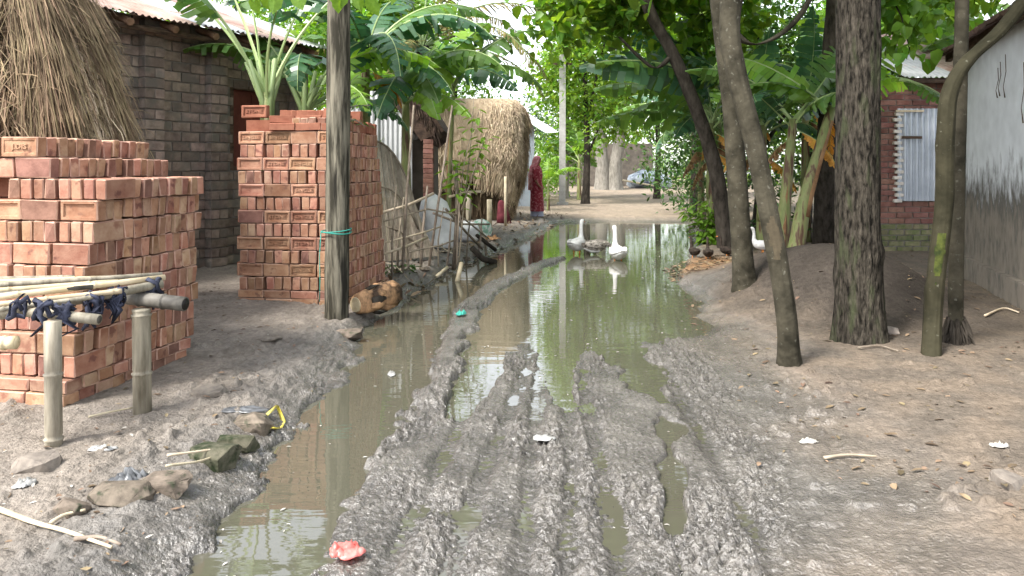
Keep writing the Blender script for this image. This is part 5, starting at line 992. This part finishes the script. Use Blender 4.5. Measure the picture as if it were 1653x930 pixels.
sapling('vine_sprig', 'dark leafy vine sprig clinging to the wooden pole', [[at(548, 182, 6.62), at(570, 172, 6.55), at(598, 170, 6.6)], [at(550, 190, 6.62), at(575, 195, 6.6), at(590, 205, 6.6)]], .06, 'leaf_dark', 6, 14, 'vine', .1)
# leaves hanging into the top of the picture
hb = thing('overhanging_branch', 'bright leaves of a branch hanging in above the wooden pole', 'branch', at(500, -60, 5.6)); rg = random.Random(9)
MB().tube([at(330, -130, 5.8) - hb.location, (0, 0, .02), at(650, -50, 5.5) - hb.location], [.02, .015, .007], 7).build('twig', 'bark_olive', hb, True)
for px, py in ((408, -6), (424, -12), (452, -14), (476, -20), (545, -8), (556, -16), (578, -12), (586, -4), (610, -22), (640, -20), (400, -24), (530, -24), (440, -26)):
    o = bpy.data.objects.new('leaf', LM['leaf_bright']); link(o, hb); o.location = at(px + rg.uniform(-6, 6), py - 4, 5.6) - hb.location; o.rotation_euler = (R(-75) + rg.uniform(-.35, .35), rg.uniform(-.5, .5), rg.uniform(-1, 1)); s = rg.uniform(.14, .19); o.scale = (s * 1.5, s, s)
# ------------------------------------------------------------------ birds
def blob_tube(pts, rad, n, name, m, parent, seed=0, flat=None): return MB().tube(pts, rad, n, flat=flat).build(name, m, parent, True)
def goose(label, loc, rz, m, s=1.0, pose='up', wade=.03, belly=None):
    root = thing('goose', label, 'goose', (loc[0], loc[1], loc[2] - wade), rz); root.scale = (s, s, s)
    # one continuous body from tail to head: x forward
    if pose == 'up':
        P = [(-.34, 0, .27), (-.27, 0, .255), (-.16, 0, .235), (-.03, 0, .235), (.09, 0, .26), (.155, 0, .32), (.175, 0, .40), (.175, 0, .50), (.185, 0, .585), (.205, 0, .635), (.245, 0, .645), (.275, 0, .635)]
        Rr = [(.012, .008), (.06, .03), (.115, .085), (.135, .12), (.115, .11), (.066, .07), (.040, .042), (.034, .034), (.033, .034), (.038, .040), (.032, .034), (.014, .016)]
        bk = [(.265, 0, .637), (.31, 0, .625), (.345, 0, .617)]; ey = (.235, .033, .652)
    else:
        P = [(-.34, 0, .28), (-.27, 0, .26), (-.16, 0, .235), (-.03, 0, .235), (.09, 0, .25), (.17, 0, .27), (.23, 0, .25), (.29, 0, .20), (.33, 0, .145), (.355, 0, .12), (.385, 0, .10), (.405, 0, .09)]
        Rr = [(.012, .008), (.06, .03), (.115, .085), (.135, .12), (.11, .10), (.066, .065), (.042, .042), (.036, .036), (.036, .037), (.040, .040), (.032, .033), (.014, .015)]
        bk = [(.395, 0, .095), (.43, 0, .07), (.455, 0, .055)]; ey = (.37, .033, .125)
    P = smooth_path(P, 34); Q = []
    k = len(Rr) - 1
    for i in range(34):
        u = i / 33 * k; j = min(int(u), k - 1); t = u - j; Q.append((Rr[j][0] * (1 - t) + Rr[j + 1][0] * t, Rr[j][1] * (1 - t) + Rr[j + 1][1] * t))
    MB().tube(P, Q, 16, flat=(0, 0, 1.0)).build('body', m, root, True) if False else MB().tube(P, Q, 16).build('body', m, root, True)
    for sd in (-1, 1):
        MB().tube([(-.30, sd * .05, .285), (-.2, sd * .105, .275), (-.05, sd * .13, .265), (.06, sd * .118, .265), (.10, sd * .09, .27)], [(.008, .012), (.014, .045), (.020, .072), (.018, .065), (.006, .03)], 10, flat=(0, 0, 1)).build('wing', m, root, True)
        MB().tube([(-.02, sd * .055, .17), (-.03, sd * .055, .09), (-.02, sd * .055, .012)], [.020, .011, .010], 7).build('leg', 'beak' if m != 'goose_grey' else 'leg_dark', root, True)
        MB().tube([(-.025, sd * .055, .008), (.03, sd * .055, .008), (.075, sd * .055, .005)], [(.012, .006), (.026, .005), (.036, .003)], 8).build('foot', 'beak', root, True)
        MB().tube([(ey[0], sd * (ey[1] - .004), ey[2]), (ey[0], sd * (ey[1] + .003), ey[2])], .006, 8).build('eye', 'hair', root)
    MB().tube(bk, [(.020, .018), (.017, .011), (.008, .004)], 8).build('beak', 'beak', root, True)
    if belly: MB().tube([(-.25, 0, .205), (-.12, 0, .150), (.02, 0, .150), (.09, 0, .19)], [(.05, .02), (.10, .04), (.10, .04), (.04, .02)], 12).build('belly_feathers', belly, root, True)
    MB().tube([(-.28, 0, .27), (-.34, 0, .295), (-.39, 0, .315)], [(.05, .018), (.045, .012), (.03, .005)], 8).build('tail', m, root, True)
    return root
g = gp(932, 410); goose('white goose with raised neck standing in the pool left of the grey one', (g.x, g.y, 0), R(62), 'goose_white', .90, wade=.06)
g = gp(997, 420); goose('white goose standing in the pool nearest the camera, seen from behind', (g.x, g.y, 0), R(96), 'goose_white', .90, wade=.10)
g = gp(964, 412); goose('grey-brown goose dabbling head down between the two white geese', (g.x, g.y + .1, 0), R(12), 'goose_grey', .88, 'down', .07, 'goose_belly')
def duck(label, loc, rz, m, s, cat='duck'):
    o = goose(label, loc, rz, m, s, wade=0); o.name = 'duck'; o['category'] = 'duck'; return o
q = onto(1229, 411, .2); d = duck('small white duck standing between the two lichen trees', q, R(176), 'goose_white', .62); 
for i, (px, py, rz, lab) in enumerate(((1120, 417, 100, 'dark brown duck at the water edge farthest left below the bush'), (1143, 417, 80, 'dark brown duck crouching in the middle below the leafy bush'), (1173, 413, 140, 'dark brown duck half behind the straight lichen tree'))):
    q = onto(px, py, .06); d_ = duck(lab, q, R(rz), 'duck_brown', .50); d_.location.z -= .035

# ------------------------------------------------------------------ goat
q = at(1026, 299, 50); gt = thing('goat', 'black and white goat grazing at the far end of the lane', 'goat', (q.x, q.y, hz(q.x, q.y)), R(-8)); gt.scale = (1.25,) * 3
mb = MB(); mb.tube(smooth_path([(-.36, 0, .56), (-.28, 0, .54), (-.08, 0, .50), (.14, 0, .52), (.26, 0, .56), (.36, 0, .52), (.44, 0, .40), (.50, 0, .28), (.56, 0, .18), (.62, 0, .12)], 26), [(.05 + .10 * math.sin(min(1, t * 1.9) * math.pi * .62) * (1 - .55 * max(0, t - .5)) if t < .55 else .135 - .17 * (t - .55), ) * 2 for t in np.linspace(0, 1, 26)], 12)
for x, sd in ((-.26, 1), (-.26, -1), (.20, 1), (.20, -1)):
    f = -.05 if x < 0 else .0
    mb.tube([(x, sd * .07, .46), (x + .05 + f, sd * .08, .30), (x + f * 1.4, sd * .08, .20), (x + .01, sd * .08, .0)], [.06, .04, .024, .022], 8)
mb.build('body', 'goat_white', gt, True)
MB().tube(smooth_path([(.10, 0, .53), (.26, 0, .57), (.36, 0, .53), (.44, 0, .41), (.50, 0, .29), (.57, 0, .17)], 12), [.14, .15, .135, .105, .078, .06], 12).build('fore_coat', 'goat_black', gt, True) if False else MB().tube([(.10, 0, .53), (.26, 0, .57), (.36, 0, .53), (.44, 0, .41), (.50, 0, .29), (.57, 0, .17)], [.15, .158, .14, .112, .085, .06], 12).build('fore_coat', 'goat_black', gt, True)
for sd in (-1, 1): MB().tube([(.47, sd * .05, .34), (.46, sd * .12, .30), (.46, sd * .14, .22)], [(.02, .01), (.03, .008), (.01, .004)], 6).build('ear', 'goat_black', gt, True); MB().tube([(.46, sd * .03, .36), (.40, sd * .04, .44), (.34, sd * .05, .46)], [.016, .012, .004], 6).build('horn', 'stone_grey', gt, True)
MB().tube([(-.36, 0, .57), (-.43, 0, .60), (-.47, 0, .56)], [.03, .02, .008], 6).build('tail', 'goat_black', gt, True)

# ------------------------------------------------------------------ woman in red
q = gp(866, 353, .06); wz = hz(q.x, q.y); pe = thing('person', 'woman in dark red printed sari and pink headscarf standing at the pool edge', 'person', (q.x, q.y, wz), R(-112)); pe.scale = (.98,) * 3
# body: x right, y forward of her; skeleton grown with a skin modifier
def skin_body(name, V, E, Rr, m, parent, rootv=0):
    me = bpy.data.meshes.new(name); me.from_pydata(V, E, []); me.materials.append(MATS[m]); o = obj(name, me, parent); md = o.modifiers.new('skin', 'SKIN'); md.use_smooth_shade = True
    for i, r in enumerate(Rr): me.skin_vertices[0].data[i].radius = r if isinstance(r, tuple) else (r, r)
    me.skin_vertices[0].data[rootv].use_root = True; s = o.modifiers.new('sub', 'SUBSURF'); s.levels = 1; s.render_levels = 1; return o
V = [(0, 0, .88), (0, 0, 1.02), (0, .01, 1.20), (0, .0, 1.34), (0, .015, 1.40), (0, .035, 1.46), (0, .04, 1.54)]; E = [(i, i + 1) for i in range(6)]; Rr = [(.13, .10), (.115, .09), (.12, .095), (.09, .06), (.042, .042), (.066, .075), (.055, .062)]
for sd in (-1, 1):
    k = len(V); V += [(sd * .15, 0, 1.31), (sd * .20, .0, 1.06), (sd * .17, .12 if sd > 0 else .08, .86), (sd * .15, .17 if sd > 0 else .12, .80)]; E += [(3, k), (k, k + 1), (k + 1, k + 2), (k + 2, k + 3)]; Rr += [.05, .038, .027, (.03, .018)]
    f = k + 3
    for j in range(4): V += [(sd * (.165 - .016 * j), .20 if sd > 0 else .15, .775 - .003 * j), (sd * (.16 - .016 * j), .215 if sd > 0 else .165, .735)]; E += [(f, len(V) - 2), (len(V) - 2, len(V) - 1)]; Rr += [.0085, .0075]
    V += [(sd * .13, .19 if sd > 0 else .14, .79), (sd * .118, .205 if sd > 0 else .155, .765)]; E += [(f, len(V) - 2), (len(V) - 2, len(V) - 1)]; Rr += [.010, .008]
    k = len(V); V += [(sd * .085, 0, .80), (sd * .09, .02, .46), (sd * .09, -.01, .09), (sd * .09, .0, .04), (sd * .095, .12, .025)]; E += [(0, k)] + [(k + i, k + i + 1) for i in range(4)]; Rr += [.085, .055, .036, .036, (.034, .02)]
skin_body('body', V, E, Rr, 'skin', pe)
rg = random.Random(2)
def robe(name, secs, m, n=26, fold=.05, ff=9, ph=0):
    mb = MB(); V = []; 
    for z, cx, cy, rx, ry in secs:
        for j in range(n): a = 2 * math.pi * j / n; w = 1 + fold * math.sin(a * ff + z * 2 + ph) * min(1, (1.5 - z)); V.append((cx + math.cos(a) * rx * w, cy + math.sin(a) * ry * w, z))
    F = [(i * n + j, i * n + (j + 1) % n, (i + 1) * n + (j + 1) % n, (i + 1) * n + j) for i in range(len(secs) - 1) for j in range(n)]; mb.add(V, F); return mb.build(name, m, pe, True)
robe('petticoat', [(.03, 0, .02, .20, .17), (.18, 0, .01, .19, .16), (.40, 0, .01, .18, .15)], 'petticoat', fold=.07, ff=11)
robe('sari', [(.16, 0, .02, .215, .18), (.35, 0, .015, .205, .175), (.60, 0, .01, .20, .165), (.82, 0, .0, .20, .165), (.98, 0, .0, .175, .145), (1.12, 0, .01, .18, .15), (1.26, 0, .005, .19, .135), (1.34, 0, 0, .15, .10), (1.385, 0, .005, .07, .065)], 'sari_red', fold=.045)
for sd in (-1, 1): MB().tube([(sd * .145, 0, 1.32), (sd * .19, 0, 1.20), (sd * .205, 0, 1.06), (sd * .195, .04, .98)], [.066, .058, .052, .046], 12).build('sleeve', 'sari_red', pe, True)
# scarf: hood round the head that falls over the back
mb = MB(); V = []; n = 18; secs = [(1.625, .02, .02, .02, 0), (1.60, .02, .07, .075, .1), (1.545, .015, .094, .105, .55), (1.47, .0, .10, .11, .75), (1.40, -.02, .105, .105, .7), (1.32, -.05, .17, .12, .9), (1.15, -.075, .20, .13, 1.1), (.95, -.085, .20, .12, 1.2), (.72, -.09, .19, .12, 1.3)]
for z, cy, rx, ry, op in secs:
    for j in range(n): a = math.pi / 2 + op + (2 * math.pi - 2 * op) * j / (n - 1); V.append((math.cos(a) * rx * (1 + .03 * math.sin(j * 2.1 + z * 9)), cy + math.sin(a) * ry * (1 + .04 * math.sin(j * 2.1 + z * 7)), z))
mb.add(V, [(i * n + j, i * n + j + 1, (i + 1) * n + j + 1, (i + 1) * n + j) for i in range(len(secs) - 1) for j in range(n - 1)]); o = mb.build('headscarf', 'scarf_pink', pe, True); sm = o.modifiers.new('thick', 'SOLIDIFY'); sm.thickness = .008
MB().tube([(0, -.005, 1.60), (0, .045, 1.585), (0, .085, 1.55)], [(.06, .02), (.07, .022), (.05, .008)], 10).build('hair', 'hair', pe, True)
MB().tube([(0, .095, 1.525), (0, .118, 1.492), (0, .106, 1.482)], [.010, .015, .011], 8).build('nose', 'skin', pe, True)
for sd in (-1, 1):
    MB().tube([(sd * .028, .094, 1.522), (sd * .028, .104, 1.522)], [.011, .008], 8).build('eye', 'hair', pe); MB().tube([(sd * .072, .02, 1.53), (sd * .078, .03, 1.51), (sd * .073, .03, 1.48)], [.012, .015, .010], 7).build('ear', 'skin', pe, True)
MB().tube([(-.022, .098, 1.455), (0, .106, 1.453), (.022, .098, 1.455)], [.004, .007, .004], 6).build('mouth', 'cloth_maroon', pe, True)

# ------------------------------------------------------------------ stones and rubbish on the left bank
def stone(label, px, py, w, d, h, m, seed, z=.06, name='stone', sink=.36, rz=None, sub=2, noise=.20):
    rg = random.Random(seed); bm = bmesh.new()
    for _ in range(26):                               # an angular lump: hull of scattered points
        q = Vector((rg.uniform(-1, 1), rg.uniform(-1, 1), rg.uniform(-1, 1))); q = q / max(abs(q.x), abs(q.y), abs(q.z)) * .5; q = q.lerp(q.normalized() * .55, .35); bm.verts.new(q * rg.uniform(.86, 1.04))
    r_ = bmesh.ops.convex_hull(bm, input=list(bm.verts)); bmesh.ops.delete(bm, geom=[v for v in bm.verts if not v.link_faces], context='VERTS')
    bmesh.ops.bevel(bm, geom=list(bm.edges), offset=.018, segments=1, affect='EDGES', clamp_overlap=True); bmesh.ops.triangulate(bm, faces=list(bm.faces)); bmesh.ops.subdivide_edges(bm, edges=[q for q in bm.edges if q.calc_length() > .14], cuts=2)
    for v in bm.verts: v.co *= 1 + .05 * float(pn(np.array([v.co.x * 6 + v.co.z * 4 + seed]), np.array([v.co.y * 6 - v.co.z * 3]), 1, seed)[0])
    bmesh.ops.scale(bm, vec=(w, d, h), verts=bm.verts); me = bpy.data.meshes.new(name); bm.to_mesh(me); bm.free(); me.materials.append(MATS[m]); o = obj(name, me); p = onto(px, py, z); o.location = (p.x, p.y + d * .4, p.z + h * (.5 - sink)); o.rotation_euler = (rg.uniform(-.12, .12), rg.uniform(-.12, .12), rg.uniform(-.4, .4) if rz is None else rz)
    return tag(o, label, 'stone')
stone('large flat-topped brown stone at the water edge, bottom left', 182, 818, .24, .15, .10, 'stone_brown', 1)
stone('small brown lump left of the large brown stone', 106, 832, .13, .09, .075, 'stone_brown', 2, name='stone')
stone('brown stone with mossy front right of the large flat-topped one', 252, 795, .23, .14, .09, 'stone_brown', 3)
stone('dark moss-covered clump of earth beside the yellow strap', 335, 748, .22, .17, .12, 'stone_moss', 4, name='mossy_clod')
stone('small mossy clod right behind the dark mossy clump', 378, 728, .20, .12, .10, 'stone_moss', 14, name='mossy_clod')
stone('pale grey clod on the bank below the front platform leg', 48, 762, .19, .15, .10, 'stone_grey', 5, sink=.4)
stone('grey stone sunk in mud above the mossy clump', 330, 640, .20, .15, .06, 'stone_grey', 6)
stone('brown clod at the water edge above the yellow strap', 400, 696, .24, .16, .11, 'stone_brown', 7)
stone('small tan stone beside the dark mossy clump', 366, 742, .10, .08, .07, 'stone_brown', 8)
stone('pale stone at the foot of the wooden pole', 590, 522, .16, .12, .10, 'stone_grey', 9, z=.08)
stone('flat pale stone on the bank before the cut log', 430, 552, .22, .14, .05, 'stone_grey', 10, z=.1)
stone('grey stone at the foot of the furrowed tree', 1440, 540, .16, .12, .09, 'stone_grey', 11, z=.1)
stone('dark mud clod at the right edge of the dirt', 1642, 790, .14, .12, .08, 'stone_grey', 12, z=.1)
stone('brown clod near the foot of the cut log', 560, 545, .22, .14, .10, 'stone_brown', 13, z=.06)
# verge rubble: broken earth along the far left bank
rg = random.Random(31)
for i in range(28):
    y = rg.uniform(9.0, 20); x = float(np.interp(y, XL_Y, XL_X)) - abs(rg.gauss(.10, .16)); s = rg.uniform(.06, .17)
    o2 = bpy.data.objects.new('earth_clod', [q.data for q in C.objects if q.name.startswith('stone')][i % 6]); link(o2); o2.location = (x, y, hz(x, y) + s * .12); k = s / .2; o2.scale = (k, k, k); o2.rotation_euler = (0, 0, rg.uniform(0, 6)); tag(o2, 'small clod of broken earth on the far left verge of the pool', 'clod', 'broken earth clods on the far verge')
def crumple(name, label, px, py, w, d, h, m, seed, cat, z=.02, n=14, rz=0, lift=.004):
    rs = np.random.RandomState(seed); xs = np.linspace(-.5, .5, n); X, Y = np.meshgrid(xs, xs); Zz = np.abs(pn(X, Y, 4.0, seed)) * h + np.abs(pn(X, Y, 9, seed + 1)) * h * .5; edge = np.clip(1 - (np.maximum(abs(X), abs(Y)) * 2) ** 4, 0, 1); ang = np.arctan2(Y, X); rad = 1 + .16 * np.sin(ang * 2 + seed) + .07 * np.sin(ang * 5 + seed)
    Zz = Zz * (.25 + .75 * edge); rr = np.maximum(np.abs(X), np.abs(Y)) / np.maximum(1e-6, np.hypot(X, Y)); V = np.stack([X * rr * rad * w, Y * rr * rad * d, Zz], -1).reshape(-1, 3); i = np.arange(n * n).reshape(n, n); Fq = np.stack([i[:-1, :-1], i[:-1, 1:], i[1:, 1:], i[1:, :-1]], -1).reshape(-1, 4)
    o = obj(name, np_mesh(name, V, Fq, [m])); p = onto(px, py, z); o.location = (p.x, p.y, max(p.z, 0) + lift); o.rotation_euler = (0, 0, rz); sm = o.modifiers.new('thick', 'SOLIDIFY'); sm.thickness = .003; return tag(o, label, cat)
crumple('plastic_bag', 'crumpled pink plastic bag in the mud at the bottom', 560, 900, .13, .10, .045, 'plastic_pink', 4, 'plastic bag', .03, rz=.5, lift=.018)
crumple('plastic_bag', 'crushed dark grey plastic behind the large brown stone', 205, 778, .17, .12, .07, 'plastic_dark', 5, 'plastic bag', .06)
crumple('white_scrap', 'white plastic scrap on the left bank below the platform', 165, 728, .13, .05, .025, 'plastic_white', 6, 'litter', .08)
crumple('white_scrap', 'white scrap with yellow print on the far left bank edge', 40, 782, .07, .09, .03, 'plastic_white', 7, 'litter', .08)
crumple('white_scrap', 'flat white scrap lying in the middle of the muddy track', 878, 712, .10, .09, .015, 'plastic_white', 8, 'litter', .03, lift=.015)
crumple('white_scrap', 'white plastic fleck floating in the left rut', 632, 618, .05, .12, .02, 'plastic_white', 9, 'litter', 0)
crumple('white_scrap', 'pale paper scrap on the dry earth at the right', 1612, 722, .09, .04, .03, 'litter_pale', 10, 'litter', .1)
0 and crumple('white_scrap', 'small bright scrap in the mud at the bottom centre', 925, 890, .06, .05, .02, 'plastic_white', 11, 'litter', .02, lift=.015)
crumple('teal_scrap', 'small teal cloth scrap on the mud ridge', 744, 511, .10, .12, .05, 'twine_teal', 12, 'litter', .03, lift=.02)
crumple('pale_leaf', 'curled pale leaf on the dry earth right of the track', 1305, 716, .09, .04, .03, 'litter_pale', 13, 'leaf', .08)
crumple('blue_grey_sheet', 'wet grey plastic sheet pressed in mud at the left bank', 395, 660, .22, .12, .02, 'plastic_dark', 14, 'litter', .08)
crumple('straw_pile', 'small heap of dry brown straw beyond the stick fence', 790, 408, .34, .26, .10, 'banana_dead', 15, 'straw', .1)
pts = [onto(*p) for p in ((408, 688), (430, 692), (447, 694), (458, 703), (452, 712), (440, 718))]
mb = MB(); mb.tube([p + Vector((0, 0, .02 + .03 * math.sin(i * 1.3))) for i, p in enumerate(pts)], [(.012, .003)] * 6, 5); tag(mb.build('yellow_strap', 'plastic_yellow', None, True), 'twisted yellow plastic strap hanging at the left water edge', 'strap')
def stick_on(label, pxs, r, m, z=.08, lift=.01):
    pts = [onto(px, py, z) for px, py in pxs]; pts = [Vector((p.x, p.y, max(p.z, 0) + lift + r)) for p in pts]; return tag(MB().tube(smooth_path(pts, 12), [r * (1 - .4 * i / 11) for i in range(12)], 6, wob=.12, rng=random.Random(int(pxs[0][0]))).build('stick', m, None, True), label, 'stick')
stick_on('long pale bare stick lying across the bottom left bank', [(-10, 826), (50, 850), (110, 868), (180, 892)], .010, 'stick_pale')
stick_on('short orange-brown twig below the small brown lump', [(82, 852), (105, 838), (138, 830)], .008, 'stick_pale')
stick_on('pale reed stem lying past the brown stones', [(270, 760), (310, 750), (372, 748)], .006, 'stick_pale', lift=.06)
stick_on('thin reed stem lying below the first reed by the stones', [(268, 772), (320, 765), (350, 758)], .006, 'stick_pale', lift=.05)
stick_on('thin pale stick on the ground between the platform legs', [(143, 677), (180, 668), (214, 661)], .006, 'stick_pale')
stick_on('dark twig lying on the dry earth below the crooked tree', [(1330, 745), (1370, 741), (1415, 744)], .008, 'stick')
stick_on('pale twig on the dry earth at the foot of the wall', [(1590, 508), (1620, 502), (1645, 508)], .010, 'stick_pale')
stick_on('dark twig on the dirt before the furrowed tree', [(1385, 565), (1420, 562), (1450, 570)], .008, 'stick')
stick_on('broken brown sticks at the bottom left corner of the bank', [(120, 880), (160, 876), (195, 886)], .009, 'stick')

# ------------------------------------------------------------------ litter nobody could count
def scatter(name, n, region, size, m, seed, tpl=OVAL, cond=None, lift=.004, flat=.35):
    rs = np.random.RandomState(seed); x = rs.uniform(region[0], region[1], n * 3); y = region[2] + (region[3] - region[2]) * rs.rand(n * 3) ** 1.6; dl, dr = masks(x, y); h = height(x, y); ok = cond(x, y, dl, dr, h); x, y, h = x[ok][:n], y[ok][:n], h[ok][:n]; n = len(x)
    Rm = rot_mats(rs, n, flat, 0); T, Fc = tpl; sc = size * (.35 + 1.1 * rs.rand(n) ** 2); V = np.einsum('nij,kj->nki', Rm, T) * sc[:, None, None] + np.stack([x, y, np.maximum(h, 0) + lift], -1)[:, None]
    obj(name, np_mesh(name, V.reshape(-1, 3), (Fc[None] + (np.arange(n) * len(T))[:, None, None]).reshape(-1, 4), [m]), None, kind='stuff')
scatter('leaf_litter', 1700, (.6, 6.5, 2.2, 12), .045, 'litter_leaf', 1, cond=lambda x, y, dl, dr, h: (dr < -.1) & (pn(x, y, .9, 50) > -.15))
scatter('leaf_litter_patch', 1500, (2.0, 3.6, 9.0, 11.0), .06, 'litter_leaf', 2, cond=lambda x, y, dl, dr, h: dr < .05)
scatter('bank_litter', 800, (-3.2, -1.0, 2.2, 9), .035, 'litter_leaf', 3, cond=lambda x, y, dl, dr, h: dl < -.05)
scatter('bank_flecks', 260, (-3.2, -1.0, 2.2, 9), .022, 'litter_pale', 4, cond=lambda x, y, dl, dr, h: dl < -.02)
scatter('water_flecks', 420, (-1.3, 3.2, 2.2, 17), .022, 'litter_pale', 5, cond=lambda x, y, dl, dr, h: (h < -.012), lift=.003, flat=.05)
scatter('verge_litter', 900, (-2.2, 2.5, 8, 21), .09, 'litter_leaf', 6, cond=lambda x, y, dl, dr, h: (dl < 0) & (dl > -1.2), flat=.9)
scatter('verge_sticks', 240, (-2.2, 2.5, 8, 21), .30, 'stick_pale', 7, tpl=(np.array([(0, 0, 0), (.03, 0, .02), (.03, 1, .02), (0, 1, 0)]), np.array([(0, 1, 2, 3)])), cond=lambda x, y, dl, dr, h: (dl < 0) & (dl > -.9), flat=.4, lift=.02)
